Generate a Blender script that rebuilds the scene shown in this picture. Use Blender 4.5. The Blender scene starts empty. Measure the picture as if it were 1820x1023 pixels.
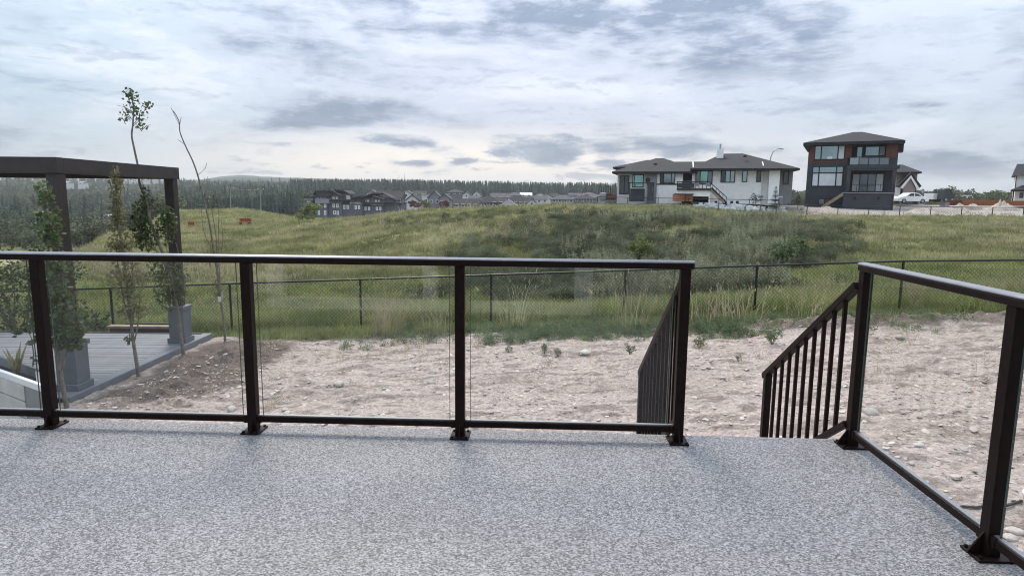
import bpy, math, random
import numpy as np

random.seed(7)
rng = np.random.default_rng(7)
S = bpy.context.scene
C = S.collection
PI = math.pi

# ------------------------------------------------------------------ camera
F, CX, CY = 1130.0, 910.0, 511.5            # focal length and centre in photo pixels
PITCH, ROLL, EYE = math.radians(8.16), math.radians(.55), 1.425
FW = np.array([0, math.cos(PITCH), -math.sin(PITCH)])
_r0 = np.array([1., 0, 0]); _u0 = np.cross(_r0, FW)
RT = _r0*math.cos(ROLL) + _u0*math.sin(ROLL)
UP = _u0*math.cos(ROLL) - _r0*math.sin(ROLL)
from mathutils import Matrix, Vector
cam = bpy.data.cameras.new('camera')
co = bpy.data.objects.new('camera', cam); C.objects.link(co)
cam.sensor_fit = 'HORIZONTAL'; cam.sensor_width = 36; cam.lens = 36*F/1820
cam.clip_start = .05; cam.clip_end = 20000
co.matrix_world = Matrix(((RT[0], UP[0], -FW[0], 0), (RT[1], UP[1], -FW[1], 0), (RT[2], UP[2], -FW[2], EYE), (0, 0, 0, 1)))
S.camera = co

def ray(px, py): return FW + RT*(px-CX)/F - UP*(py-CY)/F
def at(px, py, Y):                           # point seen at a pixel, at depth Y metres
    d = ray(px, py); return np.array([0, 0, EYE]) + d*Y/d[1]
def atz(px, py, z):
    d = ray(px, py); return np.array([0, 0, EYE]) + d*(z-EYE)/d[2]
def proj(p):
    q = np.asarray(p, float) - np.array([0, 0, EYE]); w = q @ FW
    return CX + F*(q @ RT)/w, CY - F*(q @ UP)/w

# ------------------------------------------------------------------ sky, sun, exposure
SUN_EL, SUN_AZ = math.radians(50), math.radians(-14)   # azimuth from +Y, clockwise
w = bpy.data.worlds.new('World'); S.world = w; w.use_nodes = True
def world_sky():
    nt = w.node_tree; nt.nodes.clear(); L = nt.links.new
    def nd(t, **k):
        n = nt.nodes.new(t)
        for a, v in k.items(): setattr(n, a, v)
        return n
    def put(sock, v):
        if isinstance(v, bpy.types.NodeSocket): L(v, sock)
        elif v is not None: sock.default_value = v
    def M(op, a, b=None, c=None, clamp=False):
        n = nd('ShaderNodeMath', operation=op, use_clamp=clamp)
        put(n.inputs[0], a); put(n.inputs[1], b); put(n.inputs[2], c); return n.outputs[0]
    def step(v, lo, hi):
        n = nd('ShaderNodeMapRange', interpolation_type='SMOOTHSTEP')
        put(n.inputs[0], v); n.inputs[1].default_value = lo; n.inputs[2].default_value = hi; return n.outputs[0]
    def comb(x, y, z=0.):
        n = nd('ShaderNodeCombineXYZ'); put(n.inputs[0], x); put(n.inputs[1], y); put(n.inputs[2], z); return n.outputs[0]
    def noise(v, scale, detail=6, rough=.55, dist=0.):
        n = nd('ShaderNodeTexNoise'); L(v, n.inputs['Vector'])
        n.inputs['Scale'].default_value = scale; n.inputs['Detail'].default_value = detail
        n.inputs['Roughness'].default_value = rough; n.inputs['Distortion'].default_value = dist
        return n.outputs[0]
    def mix(f, a, b):
        n = nd('ShaderNodeMix', data_type='RGBA'); put(n.inputs[0], f)
        put(n.inputs[6], a); put(n.inputs[7], b); return n.outputs[2]
    def col(r, g, b):
        f = lambda v: ((v/255+.055)/1.055)**2.4
        return (f(r), f(g), f(b), 1)
    tc = nd('ShaderNodeTexCoord'); sp = nd('ShaderNodeSeparateXYZ'); L(tc.outputs['Generated'], sp.inputs[0])
    x, y, z = sp.outputs
    zz = M('MAXIMUM', z, 0.)
    az = M('ARCTAN2', x, y)
    inv = M('DIVIDE', 1., M('ADD', zz, .10))
    plane = comb(M('MULTIPLY', x, inv), M('MULTIPLY', y, inv), 3.1)
    ang = comb(M('MULTIPLY', az, 4.2), M('MULTIPLY', zz, 15.), 1.7)
    big = noise(plane, .75, 9, .60, .35)
    med = noise(ang, 1.15, 10, .64, .35)
    fine = noise(comb(M('MULTIPLY', az, 11.), M('MULTIPLY', zz, 46.), 5.), 1.3, 8, .58, .4)
    med2 = noise(comb(M('MULTIPLY', az, 4.2), M('MULTIPLY', M('ADD', zz, .008), 15.), 1.7), 1.15, 6, .58, .35)
    puf = noise(comb(M('MULTIPLY', az, 9.), M('MULTIPLY', zz, 30.), 8.), 1.2, 9, .60, .2)
    puf2 = noise(comb(M('MULTIPLY', az, 9.), M('MULTIPLY', M('ADD', zz, .005), 30.), 8.), 1.2, 6, .58, .2)
    relief = M('ADD', M('MULTIPLY', M('SUBTRACT', med, med2), 2.2), M('MULTIPLY', M('SUBTRACT', puf, puf2), 1.6))
    dens = M('ADD', M('ADD', M('MULTIPLY', big, .34), M('MULTIPLY', med, .40)), M('MULTIPLY', puf, .26))
    ragged = M('ADD', .25, M('MULTIPLY', step(M('ADD', M('MULTIPLY', puf, .6), M('MULTIPLY', fine, .4)), .36, .62), 1.15))
    def blob(px, py, wx, wy, amp, d):          # a bank of cloud in a given direction
        v = ray(px, py); a = math.atan2(v[0], v[1]); e = v[2]/np.linalg.norm(v)
        dx = M('MULTIPLY', M('SUBTRACT', az, a), F/wx); dy = M('MULTIPLY', M('SUBTRACT', zz, float(e)), F/wy)
        g = M('EXPONENT', M('MULTIPLY', M('ADD', M('MULTIPLY', dx, dx), M('MULTIPLY', dy, dy)), -1.))
        return M('ADD', d, M('MULTIPLY', M('MULTIPLY', g, ragged), amp))
    for b in ((405, 78, 75, 30, .12), (700, 45, 210, 45, .11), (1010, 25, 200, 40, .11), (1250, 82, 170, 32, .14),
              (640, 190, 110, 32, .10), (480, 215, 80, 18, .07), (850, 262, 150, 16, .08), (1240, 250, 120, 22, .06),
              (1700, 290, 140, 30, .12), (1350, 0, 200, 24, .08), (1560, 120, 160, 50, .03), (970, 279, 42, 10, .19),
              (60, 60, 220, 90, -.10), (370, 160, 70, 50, -.10), (240, 100, 120, 60, -.05), (950, 120, 120, 40, -.08),
              (575, 297, 38, 8, .15), (640, 294, 18, 6, .14), (742, 289, 30, 6, .13), (822, 284, 40, 8, .16), (890, 272, 26, 7, .14), (1015, 246, 32, 9, .14), (1085, 292, 32, 9, .14), (700, 250, 60, 8, .12), (505, 256, 60, 6, .10), (1640, 187, 30, 6, .14), (1480, 60, 60, 12, .08), (1050, 330, 400, 20, -.02), (880, 165, 140, 40, -.06), (1280, 170, 200, 35, -.06), (1650, 235, 60, 22, -.05)):
        dens = blob(*b, dens)
    # base tone: cooler at the left, lavender in the middle
    tone = mix(step(az, -.75, -.1), col(184, 202, 216), col(198, 205, 221))
    tone = mix(step(az, .1, .7), tone, col(197, 208, 222))
    lit = step(dens, .47, .38)
    c = mix(M('MULTIPLY', lit, .65), tone, col(225, 230, 240))
    deep = mix(step(M('ADD', M('MULTIPLY', puf, .5), M('MULTIPLY', med2, .5)), .40, .58), col(166, 177, 196), col(118, 133, 157))
    c = mix(M('MULTIPLY', step(dens, .475, .665), .90), c, deep)
    streak = M('MULTIPLY', step(fine, .50, .66), M('MULTIPLY', step(zz, .0, .05), .22))
    c = mix(streak, c, col(150, 163, 184))
    c = mix(M('MULTIPLY', step(relief, .05, .36), .28), c, col(230, 234, 243))       # lit cloud tops
    c = mix(M('MULTIPLY', step(relief, -.05, -.34), .40), c, col(132, 146, 170))     # shaded undersides
    # low band: bright gap under the cloud deck, warmest ahead, with small dark puffs in it
    glow = M('MULTIPLY', step(zz, .125, .03), M('EXPONENT', M('MULTIPLY', M('POWER', M('ABSOLUTE', M('MULTIPLY', M('SUBTRACT', az, -.04), 2.6)), 2.), -1.)))
    gl2 = M('MULTIPLY', M('MULTIPLY', glow, 1.5, clamp=True), step(M('ADD', med, M('MULTIPLY', fine, .35)), .95, .68))
    c = mix(M('MULTIPLY', M('MULTIPLY', gl2, step(dens, .61, .52)), 1.0), c, col(255, 246, 236))
    band = M('MULTIPLY', M('MULTIPLY', step(zz, .045, .02), .55), step(med, .62, .42))
    c = mix(band, c, col(232, 236, 240))
    puffs = M('MULTIPLY', step(fine, .56, .66), M('MULTIPLY', step(zz, .004, .014), step(zz, .085, .04)))
    c = mix(M('MULTIPLY', puffs, .75), c, col(158, 168, 184))
    gain = M('ADD', .53, M('MULTIPLY', zz, 1.36))     # overcast sky: brighter towards the zenith
    b2 = nd('ShaderNodeBackground'); L(c, b2.inputs[0]); L(gain, b2.inputs[1])
    sk = nd('ShaderNodeTexSky', sky_type='NISHITA', sun_disc=False, sun_elevation=SUN_EL, sun_rotation=SUN_AZ)
    b1 = nd('ShaderNodeBackground'); L(sk.outputs[0], b1.inputs[0]); b1.inputs[1].default_value = .08
    ms = nd('ShaderNodeMixShader'); ms.inputs[0].default_value = .93
    L(b1.outputs[0], ms.inputs[1]); L(b2.outputs[0], ms.inputs[2])
    o = nd('ShaderNodeOutputWorld'); L(ms.outputs[0], o.inputs[0])
world_sky()
w.cycles.sampling_method = 'MANUAL'; w.cycles.sample_map_resolution = 512

sun = bpy.data.lights.new('sun', 'SUN'); sun.energy = 1.5; sun.angle = math.radians(20); sun.color = (1, .90, .78)
so = bpy.data.objects.new('sun', sun); C.objects.link(so)
sd = Vector((math.sin(SUN_AZ)*math.cos(SUN_EL), math.cos(SUN_AZ)*math.cos(SUN_EL), math.sin(SUN_EL)))
so.rotation_euler = sd.to_track_quat('Z', 'Y').to_euler()
S.view_settings.view_transform = 'Standard'; S.view_settings.look = 'None'
S.view_settings.exposure = 0.8; S.view_settings.gamma = 1; S.view_settings.use_curve_mapping = False
S.render.engine = 'CYCLES'
S.cycles.use_denoising = True; S.cycles.denoiser = 'OPENIMAGEDENOISE'
S.cycles.pixel_filter_type = 'BLACKMAN_HARRIS'; S.cycles.filter_width = 1.1
S.cycles.max_bounces = 6; S.cycles.transparent_max_bounces = 16
S.cycles.diffuse_bounces = 3; S.cycles.glossy_bounces = 3
S.cycles.caustics_reflective = False; S.cycles.caustics_refractive = False

# ------------------------------------------------------------------ materials
def mat(name, c, rough=.6, var=.12, scale=4., c2=None, bump=0., bscale=None, metallic=0., spec=.4, detail=5, rnd=0., lo=.35, hi=.65, pos=False, trans=0.):
    m = bpy.data.materials.new(name); m.use_nodes = True
    nt = m.node_tree; b = nt.nodes['Principled BSDF']; L = nt.links.new
    b.inputs['Roughness'].default_value = rough; b.inputs['Metallic'].default_value = metallic
    b.inputs['Specular IOR Level'].default_value = spec
    if pos: v = nt.nodes.new('ShaderNodeNewGeometry').outputs['Position']
    else: v = nt.nodes.new('ShaderNodeTexCoord').outputs['Object']
    n = nt.nodes.new('ShaderNodeTexNoise'); n.inputs['Scale'].default_value = scale; n.inputs['Detail'].default_value = detail
    L(v, n.inputs['Vector'])
    r = nt.nodes.new('ShaderNodeValToRGB'); L(n.outputs[0], r.inputs[0])
    a = [x*(1-var) for x in c]; d = [x*(1+var) for x in c] if c2 is None else c2
    if c2 is not None: a = c
    r.color_ramp.elements[0].position = lo; r.color_ramp.elements[1].position = hi
    r.color_ramp.elements[0].color = (*a, 1); r.color_ramp.elements[1].color = (*d, 1)
    out = r.outputs[0]
    if rnd:
        oi = nt.nodes.new('ShaderNodeObjectInfo'); h = nt.nodes.new('ShaderNodeHueSaturation')
        mr = nt.nodes.new('ShaderNodeMapRange'); L(oi.outputs['Random'], mr.inputs[0])
        mr.inputs[3].default_value = 1-rnd; mr.inputs[4].default_value = 1+rnd
        L(mr.outputs[0], h.inputs['Value']); L(out, h.inputs['Color'])
        mh = nt.nodes.new('ShaderNodeMath'); mh.operation = 'FRACT'
        ml = nt.nodes.new('ShaderNodeMath'); ml.operation = 'MULTIPLY'; ml.inputs[1].default_value = 7.31
        L(oi.outputs['Random'], ml.inputs[0]); L(ml.outputs[0], mh.inputs[0])
        m2 = nt.nodes.new('ShaderNodeMapRange'); L(mh.outputs[0], m2.inputs[0]); m2.inputs[3].default_value = .48; m2.inputs[4].default_value = .52
        L(m2.outputs[0], h.inputs['Hue']); out = h.outputs[0]
    L(out, b.inputs['Base Color'])
    if trans:                                   # thin leaves let some light through
        tb = nt.nodes.new('ShaderNodeBsdfTranslucent'); L(out, tb.inputs[0]); mx = nt.nodes.new('ShaderNodeMixShader'); mx.inputs[0].default_value = trans
        L(b.outputs[0], mx.inputs[1]); L(tb.outputs[0], mx.inputs[2]); L(mx.outputs[0], nt.nodes['Material Output'].inputs[0])
    if bump:
        n2 = nt.nodes.new('ShaderNodeTexNoise'); n2.inputs['Scale'].default_value = bscale or scale*4; n2.inputs['Detail'].default_value = 6
        L(v, n2.inputs['Vector'])
        bp = nt.nodes.new('ShaderNodeBump'); bp.inputs['Strength'].default_value = bump; bp.inputs['Distance'].default_value = .02
        L(n2.outputs[0], bp.inputs['Height']); L(bp.outputs[0], b.inputs['Normal'])
    return m

def glass_mat(name, tint=(.985, .99, .985)):
    m = bpy.data.materials.new(name); m.use_nodes = True; nt = m.node_tree; nt.nodes.clear(); L = nt.links.new
    tr = nt.nodes.new('ShaderNodeBsdfTransparent'); tr.inputs[0].default_value = (*tint, 1)
    gl = nt.nodes.new('ShaderNodeBsdfGlossy'); gl.inputs['Roughness'].default_value = .0
    gl.inputs[0].default_value = (1, 1, 1, 1)
    lw = nt.nodes.new('ShaderNodeLayerWeight'); lw.inputs[0].default_value = .5
    pw = nt.nodes.new('ShaderNodeMath'); pw.operation = 'POWER'; L(lw.outputs['Facing'], pw.inputs[0]); pw.inputs[1].default_value = 5
    fr = nt.nodes.new('ShaderNodeMath'); fr.operation = 'MULTIPLY_ADD'; L(pw.outputs[0], fr.inputs[0]); fr.inputs[1].default_value = .9; fr.inputs[2].default_value = .033
    mx = nt.nodes.new('ShaderNodeMixShader'); L(fr.outputs[0], mx.inputs[0]); L(tr.outputs[0], mx.inputs[1]); L(gl.outputs[0], mx.inputs[2])
    o = nt.nodes.new('ShaderNodeOutputMaterial'); L(mx.outputs[0], o.inputs[0])
    return m

def deck_mat():
    m = mat('deck_vinyl', (.2, .21, .235), .55, spec=.3)
    nt = m.node_tree; L = nt.links.new; b = nt.nodes['Principled BSDF']
    tc = nt.nodes.new('ShaderNodeTexCoord')
    mp = nt.nodes.new('ShaderNodeMapping'); mp.inputs['Scale'].default_value = (.8, 1.0, 1); L(tc.outputs['Object'], mp.inputs[0])
    vo = nt.nodes.new('ShaderNodeTexVoronoi'); vo.inputs['Scale'].default_value = 158; vo.inputs['Randomness'].default_value = 1; L(mp.outputs[0], vo.inputs['Vector'])
    v2 = nt.nodes.new('ShaderNodeTexVoronoi'); v2.inputs['Scale'].default_value = 260; L(mp.outputs[0], v2.inputs['Vector'])
    s1 = nt.nodes.new('ShaderNodeSeparateColor'); L(vo.outputs['Color'], s1.inputs[0]); s2 = nt.nodes.new('ShaderNodeSeparateColor'); L(v2.outputs['Color'], s2.inputs[0])
    a = nt.nodes.new('ShaderNodeMix'); a.inputs[0].default_value = .42; L(s1.outputs[0], a.inputs[2]); L(s2.outputs[0], a.inputs[3])
    v = nt.nodes.new('ShaderNodeTexNoise'); v.inputs['Scale'].default_value = 1.3; v.inputs['Detail'].default_value = 4; L(tc.outputs['Object'], v.inputs['Vector'])
    r = nt.nodes.new('ShaderNodeValToRGB'); L(a.outputs[0], r.inputs[0]); e = r.color_ramp.elements
    e[0].position = .12; e[0].color = (.058, .058, .062, 1); e[1].position = .92; e[1].color = (.445, .438, .445, 1)
    x = e.new(.36); x.color = (.132, .131, .138, 1); x = e.new(.55); x.color = (.238, .235, .243, 1)
    h = nt.nodes.new('ShaderNodeHueSaturation'); L(r.outputs[0], h.inputs['Color'])
    mr = nt.nodes.new('ShaderNodeMapRange'); mr.inputs[1].default_value = .3; mr.inputs[2].default_value = .7; mr.inputs[3].default_value = .90; mr.inputs[4].default_value = 1.1
    L(v.outputs[0], mr.inputs[0]); L(mr.outputs[0], h.inputs['Value'])
    L(h.outputs[0], b.inputs['Base Color'])
    bp = nt.nodes.new('ShaderNodeBump'); bp.inputs['Strength'].default_value = .08; bp.inputs['Distance'].default_value = .002
    L(a.outputs[0], bp.inputs['Height']); L(bp.outputs[0], b.inputs['Normal'])
    return m

def attr_ground(name, bumps=((9., .5, .06),), fine=30., rough=.95, var=.35):
    """colour from the 'tint' attribute (what covers the ground there), broken up by noise"""
    m = bpy.data.materials.new(name); m.use_nodes = True; nt = m.node_tree; b = nt.nodes['Principled BSDF']; L = nt.links.new
    b.inputs['Roughness'].default_value = rough; b.inputs['Specular IOR Level'].default_value = .15
    a = nt.nodes.new('ShaderNodeAttribute'); a.attribute_name = 'tint'
    g = nt.nodes.new('ShaderNodeNewGeometry')
    n = nt.nodes.new('ShaderNodeTexNoise'); n.inputs['Scale'].default_value = fine; n.inputs['Detail'].default_value = 8; n.inputs['Roughness'].default_value = .7
    L(g.outputs['Position'], n.inputs['Vector'])
    mr = nt.nodes.new('ShaderNodeMapRange'); mr.inputs[1].default_value = .3; mr.inputs[2].default_value = .7
    mr.inputs[3].default_value = 1-var; mr.inputs[4].default_value = 1+var; L(n.outputs[0], mr.inputs[0])
    h = nt.nodes.new('ShaderNodeHueSaturation'); L(a.outputs['Color'], h.inputs['Color']); L(mr.outputs[0], h.inputs['Value'])
    L(h.outputs[0], b.inputs['Base Color'])
    prev = None
    for sc, st, di in bumps:
        nn = nt.nodes.new('ShaderNodeTexNoise'); nn.inputs['Scale'].default_value = sc; nn.inputs['Detail'].default_value = 6
        L(g.outputs['Position'], nn.inputs['Vector'])
        bp = nt.nodes.new('ShaderNodeBump'); bp.inputs['Strength'].default_value = st; bp.inputs['Distance'].default_value = di
        L(nn.outputs[0], bp.inputs['Height'])
        if prev: L(prev.outputs[0], bp.inputs['Normal'])
        prev = bp
    L(prev.outputs[0], b.inputs['Normal'])
    return m

M = dict(
    vinyl=deck_mat(),
    bronze=mat('dark_coat_warm_reflection', (.0145, .0070, .0058), .5, .25, 30, spec=.16),  # brown cast of the indoor reflection is mixed into this dark coat
    railtop=mat('rail_cap_sky_sheen', (.30, .30, .32), .34, .08, 25, metallic=.75, spec=.8),  # paler and more metallic than the rails: sky highlight put into the colour
    glassedge=mat('polished_glass_edge', (.09, .13, .11), .25, .1, 20),
    bolt=mat('black_bolt', (.02, .02, .022), .35, .2, 60, metallic=.6),
    glass=glass_mat('railing_glass'),
    fence=mat('black_vinyl_wire', (.012, .013, .013), .45, .2, 20),
    dirt=attr_ground('bare_dirt', ((9., .8, .08), (34., .9, .03), (110., .7, .01)), 19., .95, .48),
    land=attr_ground('grassland', ((.8, .5, .4), (5., .5, .1)), 1.7, .95, .35),
    stone=mat('pale_stone', (.50, .445, .40), .85, .2, 9, bump=.4, rnd=.25),
    pebble=mat('pale_pebble', (.50, .44, .39), .85, .2, 30, rnd=.35),
    compo=mat('composite_board', (.185, .192, .21), .6, .10, 3, bump=.15, bscale=60, rnd=.16),
    compo_edge=mat('composite_edge_board', (.17, .175, .195), .6, .10, 3, bump=.15, bscale=60),
    pedestal=mat('pedestal_paint', (.13, .14, .155), .55, .1, 3),
    pergola=mat('pergola_metal', (.036, .026, .024), .4, .15, 6),
    soil=mat('planter_soil', (.018, .014, .012), .95, .4, 20, bump=.6),
    whitecap=mat('white_cap_stone', (.72, .73, .75), .5, .06, 5),
    greypanel=mat('grey_parging', (.22, .225, .225), .8, .10, 3, bump=.15),
    block=mat('pale_block', (.50, .49, .47), .85, .12, 4, bump=.3),
    wood=mat('weathered_wood', (.26, .20, .13), .75, .2, 5),
    darkwood=mat('dark_wood', (.05, .035, .03), .7, .2, 5),
    trunk=mat('young_bark', (.17, .155, .125), .8, .3, 14, bump=.3),
    twig=mat('bare_twig', (.15, .125, .10), .8, .25, 20),
    leaf=mat('aspen_leaf', (.055, .088, .032), .5, c2=(.13, .175, .068), scale=6, pos=True, trans=.42),
    leafdark=mat('dark_green_leaf', (.034, .056, .024), .5, c2=(.080, .112, .046), scale=6, pos=True, trans=.42),  # dark green is the leaves' own colour
    leafolive=mat('olive_leaf', (.14, .14, .062), .55, c2=(.27, .255, .125), scale=5, pos=True, trans=.42),
    grass=mat('green_grass', (.15, .162, .068), .7, c2=(.375, .36, .185), scale=.35, rnd=.35, detail=4, pos=True, spec=.2, trans=.42),
    grassb=mat('bright_grass', (.15, .19, .065), .7, c2=(.33, .35, .14), scale=.5, rnd=.35, detail=4, pos=True, spec=.2, trans=.42),
    straw=mat('dry_straw', (.31, .265, .165), .8, c2=(.48, .42, .29), scale=3, rnd=.25, pos=True, spec=.2, trans=.42),
    weed=mat('weed_leaf', (.085, .125, .060), .6, c2=(.18, .225, .115), scale=4, rnd=.3, pos=True, spec=.25, trans=.42),
    silver=mat('silvery_leaf', (.17, .185, .11), .6, c2=(.34, .345, .23), scale=.6, rnd=.4, pos=True, spec=.25, trans=.42),
    shrub=mat('dark_shrub_leaf', (.070, .084, .048), .6, c2=(.165, .18, .11), scale=.5, rnd=.4, pos=True, spec=.2, trans=.42),
    limeleaf=mat('yellow_green_leaf', (.10, .13, .035), .55, c2=(.20, .23, .075), scale=3, pos=True, trans=.42),
    redleaf=mat('red_leaf', (.12, .025, .02), .6, c2=(.22, .06, .04), scale=.4, pos=True),
    conifer=mat('conifer_needles', (.034, .048, .037), .8, c2=(.080, .100, .072), scale=.02, rnd=.4, pos=True, spec=.1),  # needle green lightened a little to add to the distant haze
    decid=mat('broadleaf_crown', (.070, .088, .050), .8, c2=(.16, .17, .10), scale=.015, rnd=.45, pos=True, spec=.1),
    stucco=mat('white_stucco', (.84, .80, .775), .85, .05, 2, bump=.1),
    stucco2=mat('pale_grey_stucco', (.60, .57, .56), .85, .05, 2, bump=.1),
    grey=mat('grey_siding', (.19, .185, .195), .75, .08, 2),
    char=mat('charcoal_stucco', (.048, .050, .058), .8, .08, 1.5, bump=.1),
    charlow=mat('charcoal_base', (.040, .046, .054), .8, .08, 1.5),
    cedar=mat('red_brown_siding', (.115, .036, .022), .6, .2, 3),
    roof=mat('charcoal_shingle', (.020, .019, .022), .85, .25, 1.5, bump=.3),
    roofb=mat('grey_shingle', (.075, .072, .080), .85, .2, .4),
    black=mat('black_trim', (.012, .012, .014), .5, .2, 3),
    white=mat('white_trim', (.75, .75, .74), .6, .05, 2),
    win=mat('window_glass', (.30, .36, .37), .06, .15, .3, metallic=.75, spec=.8),
    winteal=mat('teal_reflection_glass', (.24, .42, .38), .06, .15, .3, metallic=.75, spec=.8),  # teal of the reflected sky is put into the glass colour
    winmid=mat('grey_window_glass', (.17, .18, .20), .08, .15, .3, metallic=.45, spec=.8),
    windark=mat('dark_window_glass', (.05, .055, .06), .08, .2, .3, metallic=.3, spec=.8),
    blind=mat('window_blind', (.62, .64, .64), .5, .06, 2),
    tan=mat('tan_siding', (.30, .255, .22), .8, .08, 2),
    orange=mat('cedar_boards', (.34, .12, .045), .65, .2, 2),
    orangef=mat('stained_fence', (.27, .10, .04), .7, .25, .6),
    spruce=mat('spruce_needles', (.022, .036, .032), .7, c2=(.05, .07, .062), scale=3, pos=True),
    townwall=mat('town_siding_grey', (.115, .108, .125), .8, .08, .3),
    townwall2=mat('town_siding_light', (.24, .23, .25), .8, .08, .3),
    townwhite=mat('town_siding_white', (.62, .60, .60), .8, .05, .3),
    gravel=mat('white_rock', (.55, .54, .55), .9, .25, 2.5, bump=.5),
    mound=mat('sandy_soil', (.40, .34, .29), .95, .2, 1.2, bump=.5),
    rust=mat('rust_red_paint', (.26, .055, .03), .6, .2, 4),
    carpaint=mat('white_car_paint', (.78, .78, .78), .25, .03, 1, spec=.6),
    tyre=mat('black_rubber', (.02, .02, .02), .8, .2, 5),
    polewood=mat('pole_wood', (.22, .20, .18), .8, .15, 1),
    metal=mat('galvanised_metal', (.32, .33, .34), .4, .1, 3, metallic=.6),
    plastic=mat('white_plastic_sheet', (.78, .80, .84), .4, .06, 5),
)

# ------------------------------------------------------------------ mesh helpers
class MB:
    def __init__(s): s.v = []; s.f = []
    def add(s, v, f):
        o = len(s.v); s.v += [tuple(map(float, p)) for p in v]; s.f += [tuple(i+o for i in q) for q in f]; return s
    def hexa(s, p):                            # 8 corners: bottom 4 (ccw), top 4
        return s.add(p, [(3, 2, 1, 0), (4, 5, 6, 7), (0, 1, 5, 4), (1, 2, 6, 5), (2, 3, 7, 6), (3, 0, 4, 7)])
    def box(s, x0, x1, y0, y1, z0, z1):
        return s.hexa([(x0, y0, z0), (x1, y0, z0), (x1, y1, z0), (x0, y1, z0), (x0, y0, z1), (x1, y0, z1), (x1, y1, z1), (x0, y1, z1)])
    def bar(s, a, b, wx, wz, up=(0, 0, 1)):    # square bar from a to b
        a, b = Vector(a), Vector(b); d = (b-a).normalized(); u = Vector(up)
        if abs(d.dot(u)) > .98: u = Vector((0, 1, 0))
        r = d.cross(u).normalized()*wx/2; u = r.cross(d).normalized()*wz/2
        p = [a-r-u, a+r-u, b+r-u, b-r-u, a-r+u, a+r+u, b+r+u, b-r+u]
        return s.hexa(p)
    def tube(s, pts, rad, n=6, cap=True):
        pts = [Vector(p) for p in pts]; rad = rad if hasattr(rad, '__len__') else [rad]*len(pts); v = []
        for i, p in enumerate(pts):
            d = (pts[min(i+1, len(pts)-1)]-pts[max(i-1, 0)]).normalized()
            u = Vector((1, 0, 0)) if abs(d.x) < .8 else Vector((0, 1, 0))
            r = d.cross(u).normalized(); u = r.cross(d)
            v += [p+(r*math.cos(2*PI*k/n)+u*math.sin(2*PI*k/n))*rad[i] for k in range(n)]
        f = [(i*n+k, i*n+(k+1) % n, (i+1)*n+(k+1) % n, (i+1)*n+k) for i in range(len(pts)-1) for k in range(n)]
        if cap: f += [tuple(range(n))[::-1], tuple((len(pts)-1)*n+k for k in range(n))]
        return s.add(v, f)
    def prism(s, poly, y0, y1):                # xz polygon extruded along y
        n = len(poly); v = [(x, y0, z) for x, z in poly]+[(x, y1, z) for x, z in poly]
        return s.add(v, [tuple(range(n)), tuple(range(2*n-1, n-1, -1))]+[(i, (i+1) % n+0, (i+1) % n+n, i+n)[::-1] for i in range(n)])
    def build(s, name, m, parent=None, org=None, smooth=False, bevel=0.):
        me = bpy.data.meshes.new(name)
        if org is None and parent is not None:
            r = parent
            while r.parent: r = r.parent
            org = r['origin'] if 'origin' in r else (0, 0, 0)
        v = s.v if org is None else [(a-org[0], b-org[1], c-org[2]) for a, b, c in s.v]
        me.from_pydata(v, [], s.f)
        if smooth: me.polygons.foreach_set('use_smooth', [True]*len(me.polygons))
        me.materials.append(M[m] if isinstance(m, str) else m)
        o = bpy.data.objects.new(name, me); C.objects.link(o); o.parent = parent
        if bevel:
            b = o.modifiers.new('bevel', 'BEVEL'); b.width = bevel; b.segments = 2; b.limit_method = 'ANGLE'
        return o

def npmesh(name, v, f, m, parent=None, smooth=False, attr=None):
    me = bpy.data.meshes.new(name); v = np.asarray(v, np.float32); f = np.asarray(f, np.int32); k = f.shape[1]
    me.vertices.add(len(v)); me.vertices.foreach_set('co', v.ravel())
    me.loops.add(f.size); me.loops.foreach_set('vertex_index', f.ravel())
    me.polygons.add(len(f)); me.polygons.foreach_set('loop_start', np.arange(len(f), dtype=np.int32)*k)
    me.polygons.foreach_set('loop_total', np.full(len(f), k, np.int32))
    if smooth: me.polygons.foreach_set('use_smooth', np.ones(len(f), bool))
    me.update(calc_edges=True)
    if attr is not None:
        a = me.attributes.new('tint', 'FLOAT_COLOR', 'POINT')
        a.data.foreach_set('color', np.column_stack([attr, np.ones(len(v))]).astype(np.float32).ravel())
    me.materials.append(M[m] if isinstance(m, str) else m)
    o = bpy.data.objects.new(name, me); C.objects.link(o); o.parent = parent
    return o

def tag(o, label=None, cat=None, group=None, kind=None):
    for k, v in (('label', label), ('category', cat), ('group', group), ('kind', kind)):
        if v: o[k] = v
    return o
def thing(name, label, cat, loc=(0, 0, 0), rz=0., group=None, world=True):
    """Empty at the thing's base; with world=True parts are given in world coordinates"""
    o = bpy.data.objects.new(name, None); C.objects.link(o)
    o.location = [float(c) for c in loc]; o.rotation_euler = (0, 0, rz); o.empty_display_size = .2
    tag(o, label, cat, group)
    if world: o['origin'] = [float(c) for c in loc]
    if world and FRAME:                         # a house turned on its plot: loc is given in the house's own axes
        o.location = unframe(loc); o.rotation_euler = (0, 0, -FRAME[2])
    return o
FRAME = None                                    # (pivot x, pivot y, turn) of the plot being built
def unframe(q):
    px_, py_, a = FRAME; dx, dy = q[0]-px_, q[1]-py_
    return (float(px_+dx*math.cos(a)+dy*math.sin(a)), float(py_-dx*math.sin(a)+dy*math.cos(a)), float(q[2]))
def hat(px, py, Y):
    """point seen at a pixel on the plane Y of the current plot, in the plot's own axes"""
    if not FRAME: return at(px, py, Y)
    x0, y0, a = FRAME; n_ = np.array([math.sin(a), math.cos(a), 0]); e_ = np.array([math.cos(a), -math.sin(a), 0]); o_ = np.array([0, 0, EYE]); d = ray(px, py)
    pv = np.array([x0, y0, 0]); t = ((pv-o_)@n_+(Y-y0))/(d@n_); q = o_+d*t
    return np.array([x0+(q-pv)@e_, Y, q[2]])
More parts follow.
